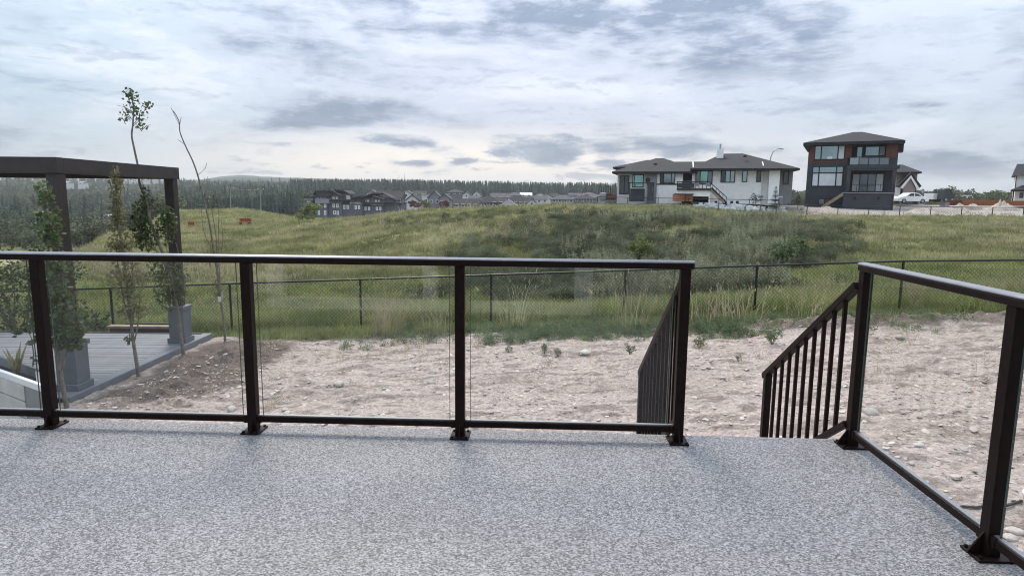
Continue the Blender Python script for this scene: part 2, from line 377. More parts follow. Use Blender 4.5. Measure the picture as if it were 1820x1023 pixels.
def plot(px, Y, deg):
    global FRAME
    a = at(px, 350, Y); FRAME = (float(a[0]), float(Y), math.radians(deg))
def copy_tree(o, parent=None):
    c = o.copy(); C.objects.link(c)
    if parent is not None: c.parent = parent
    for ch in list(o.children): copy_tree(ch, c)
    return c

# numpy value noise
def _h(ix, iy, s):
    n = (ix.astype(np.int64)*374761393 + iy.astype(np.int64)*668265263 + s*974711) & 0x7fffffff
    n = ((n ^ (n >> 13))*1274126177) & 0x7fffffff
    return ((n ^ (n >> 16)) & 0xffff)/65535.
def vnoise(x, y, s=0):
    ix, iy = np.floor(x), np.floor(y); fx, fy = x-ix, y-iy
    fx = fx*fx*(3-2*fx); fy = fy*fy*(3-2*fy)
    a, b, c, d = _h(ix, iy, s), _h(ix+1, iy, s), _h(ix, iy+1, s), _h(ix+1, iy+1, s)
    return (a*(1-fx)+b*fx)*(1-fy)+(c*(1-fx)+d*fx)*fy
def fbm(x, y, o=4, s=0):
    t = 0; a = .5
    for i in range(o): t = t+a*(vnoise(x*2**i+i*17.3, y*2**i-i*9.1, s+i)-.5); a *= .5
    return t
def sstep(v, a, b):
    t = np.clip((v-a)/(b-a), 0, 1); return t*t*(3-2*t)

# ------------------------------------------------------------------ terrain
PROF = {   # photo column -> (depth, height) of the land along it
    -300: [(15, -2.2), (20, -2.4), (30, -2.8), (40, -4), (60, -8), (110, -13), (250, -17), (400, -14), (600, -4), (1000, 16), (1500, 26), (4000, 26)],
    0: [(15, -2.2), (20, -2.4), (28, -2.4), (36, -3), (60, -7), (110, -12), (250, -16), (400, -14), (600, -4), (1000, 16), (1500, 24), (4000, 24)],
    100: [(15, -2.2), (20, -2.3), (28, -2.0), (36, -1.8), (44, -3), (60, -6), (110, -11), (250, -16), (400, -14), (600, -4), (1000, 15), (1500, 24), (4000, 24)],
    200: [(15, -2.1), (20, -2.5), (28, -2.4), (36, -2.2), (46, -2.1), (60, -2.2), (75, -4), (110, -8), (160, -12), (250, -16), (400, -14), (600, -4), (1000, 14), (1500, 22), (4000, 30)],
    310: [(15, -2.0), (20, -2.5), (28, -2.4), (46, -1.9), (60, -2.1), (80, -2.3), (140, -2.4), (160, -3.5), (250, -15), (400, -12), (600, -4), (1000, 12), (2500, 40), (4000, 40)],
    430: [(15, -1.9), (20, -2.4), (28, -2.4), (36, -2.0), (46, -1.9), (60, -2.05), (110, -2.2), (150, -2.2), (170, -2.8), (250, -12), (400, -11), (600, -2), (1000, 10), (2500, 66), (4000, 60)],
    560: [(15, -1.8), (20, -2.2), (28, -2.2), (36, -1.75), (46, -1.3), (56, -1.1), (64, -1.25), (80, -2.7), (150, -5), (250, -7.2), (400, -8), (600, -3), (1000, 8), (2500, 62), (4000, 55)],
    760: [(15, -1.65), (20, -2.2), (28, -2.0), (36, -.95), (46, -.15), (54, .18), (62, .0), (80, -1.2), (120, -5), (250, -9), (400, -8), (600, -2), (1000, 8), (2500, 40), (4000, 40)],
    1000: [(15, -1.6), (20, -2.1), (28, -1.8), (36, -.65), (46, .3), (54, .66), (62, .55), (80, .1), (120, -4), (250, -9), (400, -8), (600, -3), (1000, 5), (4000, 20)],
    1200: [(15, -1.45), (20, -1.9), (27, -1.7), (36, -.65), (46, .08), (52, .22), (62, .38), (69, .5), (74, 1.0), (100, .9), (250, -8), (400, -6), (1000, 0), (4000, 0)],
    1300: [(15, -1.4), (20, -1.75), (26, -1.55), (36, -.85), (46, -.28), (52, -.22), (62, -.2), (68.5, -.12), (74, .9), (100, .8), (250, -6), (400, -6), (1000, 0), (4000, 0)],
    1400: [(15, -1.3), (20, -1.6), (26, -1.4), (36, -.8), (46, -.3), (62, -.25), (69, -.05), (76, .45), (80, .5), (100, .6), (250, -5), (400, -6), (1000, 0), (4000, 0)],
    1600: [(15, -1.2), (20, -1.4), (26, -1.2), (36, -.7), (48, -.32), (62, -.22), (66, .05), (80, .3), (100, .8), (160, 0), (250, -4), (400, -6), (1000, 0), (4000, 0)],
    1820: [(15, -1.15), (20, -1.3), (26, -1.1), (36, -.65), (48, -.32), (62, -.22), (66, .05), (80, .4), (100, .9), (160, 0), (250, -4), (400, -6), (1000, 0), (4000, 0)],
    2300: [(15, -1.1), (20, -1.2), (26, -1.0), (36, -.6), (48, -.15), (62, 0), (80, .5), (100, .9), (160, 0), (250, -4), (400, -6), (1000, 0), (4000, 0)]}
_T = np.array([(p-910)/F for p in PROF]); _LY = np.log(np.geomspace(15, 4000, 160))
_Z = np.array([np.interp(_LY, np.log([a for a, _ in q]), [b for _, b in q]) for q in PROF.values()])
for _ in range(3):
    _Z[:, 1:-1] = (_Z[:, :-2]+2*_Z[:, 1:-1]+_Z[:, 2:])/4
def yard_z(x, y):
    zn = -1.0+.045*x; zf = -1.60+.05*(x+.5); s = (y-5)/9.6
    return zn+(zf-zn)*s
def land_z(x, y):
    x = np.asarray(x, float); y = np.maximum(np.asarray(y, float), 2.)
    yy = np.maximum(y, 15.); t = np.clip(x/yy, _T[0], _T[-1])
    k = np.clip(np.searchsorted(_T, t)-1, 0, len(_T)-2); ft = (t-_T[k])/(_T[k+1]-_T[k]); ft = ft*ft*(3-2*ft)*.5+ft*.5
    u = np.clip((np.log(np.minimum(yy, 3990))-_LY[0])/(_LY[1]-_LY[0]), 0, 158.99); j = u.astype(int); fu = u-j
    z = (_Z[k, j]*(1-fu)+_Z[k, j+1]*fu)*(1-ft)+(_Z[k+1, j]*(1-fu)+_Z[k+1, j+1]*fu)*ft
    rough = .38*np.clip((yy-18)/16, 0, 1)*np.clip(1.75-yy/44, .0, 1)
    z = z+rough*fbm(x*.16, y*.16, 4, 3)+.10*np.clip((yy-16)/10, 0, 1)*np.clip(2-yy/60, 0, 1)*fbm(x*.8, y*.8, 3, 9)
    z = z+np.clip((yy-300)/500, 0, 1)*np.clip(yy*.012, 0, 30)*fbm(x*.004, y*.004, 4, 21)
    near = yard_z(x, y)
    b = sstep(y, 14.2, 17.)
    return near*(1-b)+z*b
MOUND = lambda x, y: np.exp(-((x+5.2)/1.05)**2)*sstep(y, 7.5, 9.5)*(1-sstep(y, 12.3, 14))
BERM = lambda x, y: np.exp(-((y-12.9+.03*x)/.55)**2)*sstep(x, 3.5, 6.)

# the land: one sheet from the foot of the deck to the horizon
def land_sheet():
    ys = np.concatenate([np.arange(2.2, 16, .45), np.geomspace(16, 110, 230), np.geomspace(112, 3300, 130)])
    ts = np.concatenate([np.linspace(-3.2, -1.0, 18)[:-1], np.linspace(-1.0, 1.0, 430), np.linspace(1.0, 3.2, 18)[1:]])
    T, Y = np.meshgrid(ts, ys); X = T*Y
    near = Y < 15
    X = np.where(near, T*15, X)                 # keep the near rows parallel
    Z = land_z(X, Y)
    yx = (X > -8.7) & (X < 14.3)
    Z = Z-np.where(yx, .35*(1-sstep(Y, 14.75, 15.4)), 0)
    n, mcol = len(ys), len(ts)
    idx = np.arange(n*mcol).reshape(n, mcol)
    f = np.stack([idx[:-1, :-1], idx[:-1, 1:], idx[1:, 1:], idx[1:, :-1]], -1).reshape(-1, 4)
    x, y, z = X.ravel(), Y.ravel(), Z.ravel(); t = x/np.maximum(y, 1)
    px = t*F+910
    g = np.array([.20, .198, .10])[None]*np.ones((len(x), 1))
    def blend(c, m):
        nonlocal g; g = g*(1-m[:, None])+np.array(c)[None]*m[:, None]
    blend((.275, .265, .135), sstep(fbm(x*.12, y*.12, 3, 5), -.02, .16)*.8)
    blend((.14, .142, .078), sstep(fbm(x*.07+9, y*.07, 3, 8), .03, .15)*.7)
    blend((.085, .090, .054), sstep(px, 720, 860)*(1-sstep(px, 1420, 1560))*sstep(y, 22, 26)*(1-sstep(y, 40, 47))*.8)
    blend((.13, .112, .072), sstep(fbm(x*.25+3, y*.25, 3, 15), .06, .2)*(1-sstep(y, 46, 60))*.55)
    blend((.11, .155, .060), sstep(y, 54, 58)*(1-sstep(y, 64, 70))*sstep(px, 900, 1100)*.8)     # greener strip below the upper fences
    dirt = sstep(px, 1380, 1440)*sstep(y, 62.9, 64.5)*(1-sstep(y, 240, 270)); blend((.36, .31, .275), dirt)
    h1 = sstep(px, 1040, 1100)*(1-sstep(px, 1380, 1440))*sstep(y, 69, 70)*(1-sstep(y, 130, 160)); blend((.22, .21, .20), h1*.8)
    # gravel path along the hill top
    yp = 51.0-.0035*(px-1180)+1.2*np.sin(px*.006)
    blend((.42, .38, .30), np.exp(-((y-yp)/.55)**2)*sstep(px, 1120, 1200)*(1-sstep(px, 1500, 1620)))
    blend((.42, .37, .27), np.exp(-((y-62.5)/.9)**2)*sstep(px, 1040, 1120)*(1-sstep(px, 1180, 1240))*.5)
    # pale worn track across the left field
    tr = np.exp(-((y-112-.02*(px-430)+6*np.sin(px*.03))/9)**2)*(1-sstep(px, 520, 640))*sstep(px, 200, 330); blend((.33, .29, .19), tr*.85)
    blend((.30, .285, .135), (1-sstep(px, 560, 700))*sstep(y, 30, 60)*(1-sstep(y, 170, 200))*.65)
    blend((.050, .060, .040), sstep(y, 200, 240))
    blend((.055, .075, .040), sstep(y, 1500, 1900))
    o = npmesh('grassland', np.column_stack([x, y, z]), f, 'land', smooth=True, attr=g)
    return tag(o, 'rolling grassy hill running back to the far valley', kind='structure')
land_sheet()

def yard_sheet():
    xs = np.arange(-8.6, 14.2, .036); ys = np.concatenate([np.arange(3.0, 4.4, .1), np.arange(4.4, 9.5, .034), np.arange(9.5, 15.6, .045)])
    X, Y = np.meshgrid(xs, ys)
    mo = MOUND(X, Y); be = BERM(X, Y)
    Z = yard_z(X, Y)+.12*mo+.16*be
    d = .11*fbm(X*.55, Y*.75, 3, 2)+.055*fbm(X*2.0, Y*3.0, 4, 4)+(.085+.06*mo+.06*be)*fbm(X*5.0, Y*8, 4, 6)
    lumps = np.maximum(fbm(X*3.4+5, Y*4.4, 2, 12), .0)*(.10+.35*mo+.3*be)
    Z = Z+(d+lumps)*sstep(Y, 3.2, 4.2)
    Z = np.where(Y > 15.0, Z-(Y-15.0)*.9, Z)
    lift = np.exp(-((X+6.1)/.55)**2)*sstep(Y, 8.2, 9.2)*(1-sstep(Y, 13.2, 13.8)); Z = Z*(1-lift)+(-1.575+.5*(d+lumps))*lift
    # under the neighbour's deck the soil stays low
    under = (X < -6.3) & (Y > 8.6); Z = np.where(under, np.minimum(Z, -1.72), Z)
    n, mcol = X.shape; idx = np.arange(n*mcol).reshape(n, mcol)
    f = np.stack([idx[:-1, :-1], idx[:-1, 1:], idx[1:, 1:], idx[1:, :-1]], -1).reshape(-1, 4)
    x, y = X.ravel(), Y.ravel(); m = mo.ravel(); b = be.ravel()
    base = np.array([.465, .380, .338])[None]*np.ones((len(x), 1))
    k = sstep(fbm(x*.8, y*1.3, 4, 31), -.02, .16); base = base*(1-.38*k[:, None])+np.array([.30, .245, .21])*.38*k[:, None]
    k = sstep(fbm(x*3.2, y*8, 4, 33), .04, .15)*.62; base = base*(1-k[:, None])+np.array([.17, .135, .115])*k[:, None]
    k = np.clip(sstep(m+.6*fbm(x*1.5, y*1.5, 3, 40), .30, .55), 0, 1)*.85; base = base*(1-k[:, None])+np.array([.115, .088, .072])*k[:, None]
    k = np.clip(sstep(b+.6*fbm(x*1.5, y*1.5, 3, 41), .30, .6), 0, 1)*.8; base = base*(1-k[:, None])+np.array([.15, .115, .095])*k[:, None]
    k = sstep(y+1.1*fbm(x*.9, y*.9, 3, 44), 12.9, 13.8)*.85*(1-b*.8); base = base*(1-k[:, None])+np.array([.085, .085, .045])*k[:, None]
    o = npmesh('yard_dirt', np.column_stack([x, y, Z.ravel()]), f, 'dirt', smooth=True, attr=base)
    tag(o, 'bare pale dirt yard with stones below the deck', kind='structure')
    return X[0], Y[:, 0], Z
_yx, _yy, _yz = yard_sheet()
def yz(x, y):
    i = min(max(int(round((x+8.6)/.036)), 0), len(_yx)-1); j = int(np.clip(np.searchsorted(_yy, y), 0, len(_yy)-1)); return float(_yz[j, i])
def gz(x, y): return float(land_z(x, y)) if y > 15 else yz(x, y)

# ------------------------------------------------------------------ scatter (for what nobody could count)
_protos = {}
def proto(name, o):
    C.objects.unlink(o); _protos.setdefault(name, bpy.data.collections.new('kinds_'+name)).objects.link(o)
def scatter(name, pts, scl, kinds, label, cat=None, tilt=.15, parent=None):
    pts = np.asarray(pts, np.float32); n = len(pts); scl = np.asarray(scl, np.float32)
    if scl.ndim == 1: scl = np.repeat(scl[:, None], 3, 1)
    me = bpy.data.meshes.new(name); me.vertices.add(n); me.vertices.foreach_set('co', pts.ravel())
    a = me.attributes.new('scl', 'FLOAT_VECTOR', 'POINT'); a.data.foreach_set('vector', scl.ravel())
    r = np.column_stack([rng.normal(0, tilt, n), rng.normal(0, tilt, n), rng.uniform(0, 2*PI, n)]).astype(np.float32)
    a = me.attributes.new('rot', 'FLOAT_VECTOR', 'POINT'); a.data.foreach_set('vector', r.ravel())
    o = bpy.data.objects.new(name, me); C.objects.link(o); o.parent = parent
    ng = bpy.data.node_groups.new(name, 'GeometryNodeTree')
    ng.interface.new_socket('Geometry', in_out='INPUT', socket_type='NodeSocketGeometry')
    ng.interface.new_socket('Geometry', in_out='OUTPUT', socket_type='NodeSocketGeometry')
    N = ng.nodes.new; L = ng.links.new
    gi, go, ip, ci = N('NodeGroupInput'), N('NodeGroupOutput'), N('GeometryNodeInstanceOnPoints'), N('GeometryNodeCollectionInfo')
    ci.inputs['Collection'].default_value = _protos[kinds]; ci.inputs['Separate Children'].default_value = True; ci.inputs['Reset Children'].default_value = True
    ip.inputs['Pick Instance'].default_value = True
    for nm, sk in (('scl', 'Scale'), ('rot', 'Rotation')):
        na = N('GeometryNodeInputNamedAttribute'); na.data_type = 'FLOAT_VECTOR'; na.inputs[0].default_value = nm
        if sk == 'Rotation':
            er = N('FunctionNodeEulerToRotation'); L(na.outputs[0], er.inputs[0]); L(er.outputs[0], ip.inputs[sk])
        else: L(na.outputs[0], ip.inputs[sk])
    L(gi.outputs[0], ip.inputs['Points']); L(ci.outputs[0], ip.inputs['Instance']); L(ip.outputs[0], go.inputs[0])
    o.modifiers.new('scatter', 'NODES').node_group = ng
    tag(o, label, cat, kind='stuff')
    return o

def blades(n, h, r, wid, lean=.5, seed=0, heads=False, low=.45):
    g = np.random.default_rng(seed); b = MB()
    for _ in range(n):
        a = g.uniform(0, 2*PI); rr = r*math.sqrt(g.uniform()); x, y = rr*math.cos(a), rr*math.sin(a)
        hh = h*g.uniform(low, 1.1); le = lean*g.uniform(.15, 1.)*hh; d = a+g.normal(0, .8); dx, dy = math.cos(d)*le, math.sin(d)*le
        wx, wy = -math.sin(d+g.normal(0, .7))*wid/2, math.cos(d)*wid/2; f = lambda s: s**1.8
        p = []
        for s, k in ((0, 1), (.4, .95), (.75, .7)):
            p += [(x+dx*f(s)-wx*k, y+dy*f(s)-wy*k, hh*s-.03*(s == 0)), (x+dx*f(s)+wx*k, y+dy*f(s)+wy*k, hh*s-.03*(s == 0))]
        p.append((x+dx, y+dy, hh*(1-.25*le/hh)))
        b.add(p, [(0, 1, 3, 2), (2, 3, 5, 4), (4, 5, 6)])
        if heads and g.uniform() < .55:
            q = np.array(p[-1]); k = wid*1.5; s = h*.10
            b.add([q+(-k, 0, 0), q+(0, k, s*.4), q+(k, 0, 0), q+(dx*.12, dy*.12, s)], [(0, 1, 3), (1, 2, 3)])
    return b
def leaf_quads(b, centre, rad, n, size, g, up=.3, shell=.0, aspect=.6):
    """n separate leaves in an ellipsoid: bent diamonds"""
    c = np.array(centre, float); rad = np.array(rad, float)*np.ones(3)
    for _ in range(n):
        d = g.normal(0, 1, 3); d /= np.linalg.norm(d); q = c+d*rad*(shell+(1-shell)*g.uniform()**.45)
        s = size*g.uniform(.6, 1.3); ax = g.normal(0, 1, 3); ax[2] = ax[2]*.6-up; ax /= np.linalg.norm(ax)
        nr = g.normal(0, 1, 3); sd = np.cross(ax, nr); sd /= np.linalg.norm(sd)+1e-9; nn = np.cross(ax, sd)
        b.add([q-ax*s*.5, q+sd*s*aspect*.5+nn*s*.08, q+ax*s*.5, q-sd*s*aspect*.5+nn*s*.08], [(0, 1, 2), (0, 2, 3)])
    return b

for i in range(4):
    proto('grass', blades(22, .22, .20, .016, .8, i).build('grass_tuft', 'grass'))
    proto('grassb', blades(22, .25, .18, .014, .7, 10+i).build('grass_tuft', 'grassb'))
    proto('straw', blades(16, .30, .16, .010, .9, 20+i, True).build('straw_tuft', 'straw'))
    proto('tall', blades(26, .62, .20, .009, .45, 30+i).build('tall_grass_tuft', 'grassb'))
    proto('tallstraw', blades(20, .85, .16, .007, .45, 40+i, True).build('dry_grass_tuft', 'straw'))
    g = np.random.default_rng(50+i)
    proto('weed', leaf_quads(leaf_quads(MB(), (0, 0, .07), (.20, .20, .09), 70, .05, g, up=-.3, aspect=.45), (g.uniform(-.06, .06), 0, .16), (.09, .09, .14), 34, .045, g, up=-.8, aspect=.35).build('weed_clump', 'weed'))
    b = MB()
    for k in range(9):
        a = g.uniform(0, 2*PI); r = .30*g.uniform()**.5; hh = g.uniform(.5, .95)
        x, y = r*math.cos(a), r*math.sin(a); b.tube([(x, y, -.05), (x+g.normal(0, .05), y, hh)], [.008, .004], 3, False)
        leaf_quads(b, (x, y, hh*.6), (.07, .07, hh*.45), 34, .075, g, up=-.9, aspect=.35)
    proto('silver', b.build('silver_shrub', 'silver'))
    proto('shrub', leaf_quads(MB(), (0, 0, .30), (.42, .42, .34), 300, .075, g, up=-.5).build('leafy_shrub', 'shrub'))
    # conifer: whorls of drooping boughs
    b = MB(); H_ = 1.0
    b.tube([(0, 0, 0), (0, 0, .95)], [.02, .004], 4, False)
    for k in range(11):
        z = .12+.86*k/11; r = .19*(1-(z-.08)/.95)*g.uniform(.8, 1.2)+.012; nb = 7
        for q in range(nb):
            a = 2*PI*q/nb+g.uniform(0, .9); rr = r*g.uniform(.7, 1.2); ca, sa = math.cos(a), math.sin(a); wv = rr*.42
            b.add([(0, 0, z+.05), (ca*rr*.6-sa*wv, sa*rr*.6+ca*wv, z-.02), (ca*rr, sa*rr, z-.05), (ca*rr*.6+sa*wv, sa*rr*.6-ca*wv, z-.02)], [(0, 1, 2, 3)])
    proto('conifer', b.build('conifer', 'conifer'))
    b = MB(); b.tube([(0, 0, 0), (0, 0, .5)], [.025, .012], 4, False)
    for k in range(9):
        d = g.normal(0, 1, 3); d /= np.linalg.norm(d)
        leaf_quads(b, np.array([0, 0, .6])+d*np.array([.2, .2, .24]), (.15, .15, .14), 26, .085, g, up=0)
    proto('decid', b.build('broadleaf_tree', 'decid'))
    # pebbles
    b = MB(); m = [(0, 0, 1)]+[(math.cos(a+.3*j)*(.9+.25*g.uniform()), math.sin(a+.3*j)*(.9+.25*g.uniform()), zz) for j, zz in ((0, .5), (1, -.4)) for a in np.arange(6)*PI/3]
    m = [(x*(1+.2*g.normal()*.5), y, z*.55) for x, y, z in m]
    b.add(m, [(0, 1+k, 1+(k+1) % 6) for k in range(6)]+[(1+k, 7+k, 7+(k+1) % 6, 1+(k+1) % 6) for k in range(6)])
    proto('pebble', b.build('pebble', 'pebble'))

def pick(n, x0, x1, y0, y1, dens=None):
    x = rng.uniform(x0, x1, n); y = rng.uniform(y0, y1, n)
    if dens is not None:
        k = rng.uniform(size=n) < dens(x, y); x, y = x[k], y[k]
    return x, y
def fan(n, px0, px1, y0, y1, dens=None, pw=1.):
    """points spread over a wedge of land; pw=1: even in log depth"""
    t = (rng.uniform(px0, px1, n)-910)/F; y = np.exp(rng.uniform(math.log(y0), math.log(y1), n)) if pw == 1 else rng.uniform(y0, y1, n)
    x = t*y
    if dens is not None:
        k = rng.uniform(size=n) < dens(x, y, t*F+910); x, y = x[k], y[k]
    return x, y
def on_land(x, y, lift=0.): return np.column_stack([x, y, land_z(x, y)+lift])
def yz_arr(x, y):
    i = np.clip(np.round((x+8.6)/.036).astype(int), 0, len(_yx)-1); j = np.clip(np.searchsorted(_yy, y), 0, len(_yy)-1); return _yz[j, i]
def on_yard(x, y, lift=0.): return np.column_stack([x, y, np.where(y > 15, land_z(x, y), yz_arr(x, y))+lift])

# ------------------------------------------------------------------ our deck, stairs and railings
RA = math.radians(2.4); DO = (-.302, 3.655, 0.)
def dk(u, v, z=0.): return (DO[0]+u*math.cos(RA)+v*math.sin(RA), DO[1]-u*math.sin(RA)+v*math.cos(RA), z)
o = MB().box(-6.5, 2.405, -5.2, .112, -.26, 0).build('deck_floor', 'vinyl', bevel=.006)
o.location = DO; o.rotation_euler = (0, 0, -RA); tag(o, 'speckled grey vinyl deck floor', kind='structure')

def railing_post(parent, u, v, gus, top=1.027):
    p = MB().box(u-.028, u+.028, v-.028, v+.028, .010, top).build('post', 'bronze', parent, bevel=.003)
    pw, pl = (.056, .07) if gus == 'front' else (.075, .060)
    MB().box(u-pw, u+pw, v-pl, v+pl, .001, .011).build('base_plate', 'bronze', p, org=(0, 0, 0), bevel=.002)
    for a in (-pw+.014, pw-.014):
        for b in (-pl+.016, pl-.016):
            MB().tube([(u+a, v+b, .010), (u+a, v+b, .021)], .008, 6).build('bolt', 'bolt', p, org=(0, 0, 0))
    g = MB()
    if gus == 'front': g.add([(u-.004, v-.028, .011), (u-.004, v-.068, .011), (u-.004, v-.028, .085), (u+.004, v-.028, .011), (u+.004, v-.068, .011), (u+.004, v-.028, .085)], [(0, 1, 2), (5, 4, 3), (0, 3, 4, 1), (1, 4, 5, 2), (2, 5, 3, 0)])
    else: g.add([(u-.028, v-.004, .011), (u-.09, v-.004, .011), (u-.028, v-.004, .105), (u-.028, v+.004, .011), (u-.09, v+.004, .011), (u-.028, v+.004, .105)], [(0, 1, 2), (5, 4, 3), (0, 3, 4, 1), (1, 4, 5, 2), (2, 5, 3, 0)])
    g.build('gusset', 'bronze', p, org=(0, 0, 0))
    return p
def cap(a, b_, c=0., along=False):
    """crowned cap strip of the top rail"""
    pf = [(-.034, 1.0622), (-.0345, 1.066), (-.031, 1.0705), (-.020, 1.0745), (0, 1.0765), (.020, 1.0745), (.031, 1.0705), (.0345, 1.066), (.034, 1.0622)]; n = len(pf)
    v = [((q+c, s_, z) if along else (s_, q+c, z)) for s_ in (a, b_) for q, z in pf]
    return MB().add(v, [(k, k+1, n+k+1, n+k) for k in range(n-1)]+[tuple(range(n))[::-1], tuple(range(n, 2*n))])
t = thing('deck_railing', 'dark-framed glass railing along the front edge of the deck, left of the stair opening', 'railing', DO, -RA, world=False)
U = [-3.80, -2.53, -1.26, 0., 1.29]
for k, u in enumerate(U): railing_post(t, u, 0, 'front')
MB().box(-4.9, 1.335, -.034, .034, 1.028, 1.062).build('top_rail', 'bronze', t, bevel=.006)
cap(-4.9, 1.337).build('rail_cap', 'railtop', t, smooth=True)
for a, b in [(-4.9, U[0])]+list(zip(U[:-1], U[1:])):
    MB().box(a+.029, b-.029, -.018, .018, .062, .098).build('bottom_rail', 'bronze', t, bevel=.003)
    MB().box(a+.031, b-.031, -.010, .010, .0985, .106).build('glazing_channel', 'metal', t)
    gp = MB().box(a+.062, b-.062, -.003, .003, .104, 1.026).build('glass_pane', 'glass', t)
    for q in (a+.0605, b-.0635): MB().box(q, q+.003, -.0032, .0032, .104, 1.026).build('edge', 'glassedge', gp)
    for q in (a+.0285, b-.0535): MB().box(q, q+.025, -.022, .022, .057, .103).build('bracket', 'bronze', t, bevel=.003)
t = thing('deck_railing', 'dark-framed glass railing along the right side of the deck, running toward the viewer', 'railing', DO, -RA, world=False)
SU = 2.30
for v in (0, -1.15, -2.30): railing_post(t, SU, v, 'side')
MB().box(SU-0.0340, SU+0.0340, -3.0, .040, 1.028, 1.062).build('top_rail', 'bronze', t, bevel=.006)
cap(-3.0, .042, SU, True).build('rail_cap', 'railtop', t, smooth=True)
for a, b in ((-1.15, 0), (-2.30, -1.15)):
    MB().box(SU-0.0180, SU+0.0180, a+.029, b-.029, .062, .098).build('bottom_rail', 'bronze', t, bevel=.003)
    MB().box(SU-0.0100, SU+0.0100, a+.031, b-.031, .0985, .106).build('glazing_channel', 'metal', t)
    gp = MB().box(SU-0.0030, SU+0.0030, a+.055, b-.055, .104, 1.026).build('glass_pane', 'glass', t)
    for q in (a+.0535, b-.0565): MB().box(SU-0.0032, SU+0.0032, q, q+.003, .104, 1.026).build('edge', 'glassedge', gp)
    for q in (a+.0285, b-.0535): MB().box(SU-0.0220, SU+0.0220, q, q+.025, .057, .103).build('bracket', 'bronze', t, bevel=.003)
for u, lab in ((1.29, 'sloping black stair railing with thin balusters on the left of the stair opening'), (2.275, 'sloping black stair railing with thin balusters on the right of the stair opening')):
    t = thing('stair_railing', lab, 'railing', dk(u, 0), -RA, world=False)
    za, zb, v1 = .945, .075, 1.31
    sl = (zb-za)/(v1-.03)
    MB().bar((0, .029, za), (0, v1+.07, zb+sl*.07), .05, .042).build('handrail', 'bronze', t, bevel=.004)
    MB().bar((0, .029, .125), (0, v1-.026, .125+sl*(v1-.055)), .032, .036).build('bottom_rail', 'bronze', t, bevel=.003)
    MB().box(-.026, .026, v1-.026, v1+.026, -.86, zb-.012).build('post', 'bronze', t, bevel=.003)
    for k in range(9):
        v = .029+(v1-.055)*(k+1)/10+.006
        MB().box(-.011, .011, v-.011, v+.011, .125+sl*(v-.03), za+sl*(v-.03)-.015).build('baluster', 'bronze', t, bevel=.002)
t = thing('deck_stairs', 'short flight of steps going down to the dirt between the two stair railings', 'stairs', dk(1.8, .13, -.9), -RA, world=False)
for k in range(4): MB().box(-.47, .45, .0+k*.27, .30+k*.27, .9-.185*(k+1)-.04, .9-.185*(k+1)).build('tread', 'compo', t, bevel=.004)
for s in (-.49, .452):
    MB().add([(s, 0, .66), (s, 1.1, -.08), (s, 1.1, -.35), (s, 0, .38), (s+.038, 0, .66), (s+.038, 1.1, -.08), (s+.038, 1.1, -.35), (s+.038, 0, .38)], [(0, 1, 2, 3), (7, 6, 5, 4), (0, 4, 5, 1), (1, 5, 6, 2), (2, 6, 7, 3), (3, 7, 4, 0)]).build('stringer', 'darkwood', t)

# ------------------------------------------------------------------ chain link fence
def link_mesh(name, p0, p1, zt0, zt1, zb0, zb1, per, wire, parent):
    p0 = np.array(p0, float); p1 = np.array(p1, float); Lx = np.linalg.norm(p1-p0); d = (p1-p0)/Lx; nrm = np.array([-d[1], d[0]])
    H_ = (zt0-zb0+zt1-zb1)/2; V = []; Fc = []
    for sgn in (1, -1):
        k = np.arange(-H_/per, Lx/per+H_/per)*per
        for c in k:
            u0, u1 = (c, c+H_) if sgn > 0 else (c+H_, c); w0, w1 = 0., H_
            def clip(u0, w0, u1, w1):
                if u0 > u1: u0, w0, u1, w1 = u1, w1, u0, w0
                if u1 <= 0 or u0 >= Lx: return None
                if u0 < 0: w0 += (w1-w0)*(-u0)/(u1-u0); u0 = 0.
                if u1 > Lx: w1 = w0+(w1-w0)*(Lx-u0)/(u1-u0); u1 = Lx
                return u0, w0, u1, w1
            q = clip(u0, w0, u1, w1)
            if q is None or q[2]-q[0] < .02: continue
            a = []
            for u, ww in ((q[0], q[1]), (q[2], q[3])):
                f = u/Lx; xy = p0+d*u+nrm*.002*sgn; zb = zb0+(zb1-zb0)*f; zt = zt0+(zt1-zt0)*f; a.append((xy, zb+(zt-zb)*ww/H_))
            o_ = len(V); r = wire/2
            for (xy, z) in a:
                V += [(xy[0]-d[0]*r, xy[1]-d[1]*r, z), (xy[0]+d[0]*r, xy[1]+d[1]*r, z), (xy[0]+nrm[0]*r*1.2, xy[1]+nrm[1]*r*1.2, z)]
            for i in range(3): Fc.append((o_+i, o_+(i+1) % 3, o_+3+(i+1) % 3, o_+3+i))
    if not V: print('EMPTY MESH', p0, p1)
    o = npmesh(name, V, Fc, 'fence', None)
    if parent is not None:
        o.parent = parent; o.location = [-c for c in parent['origin']]
    return tag(o, kind='stuff')
FY = lambda px: 14.6*1130/(1130+.05*(px-910))-.0
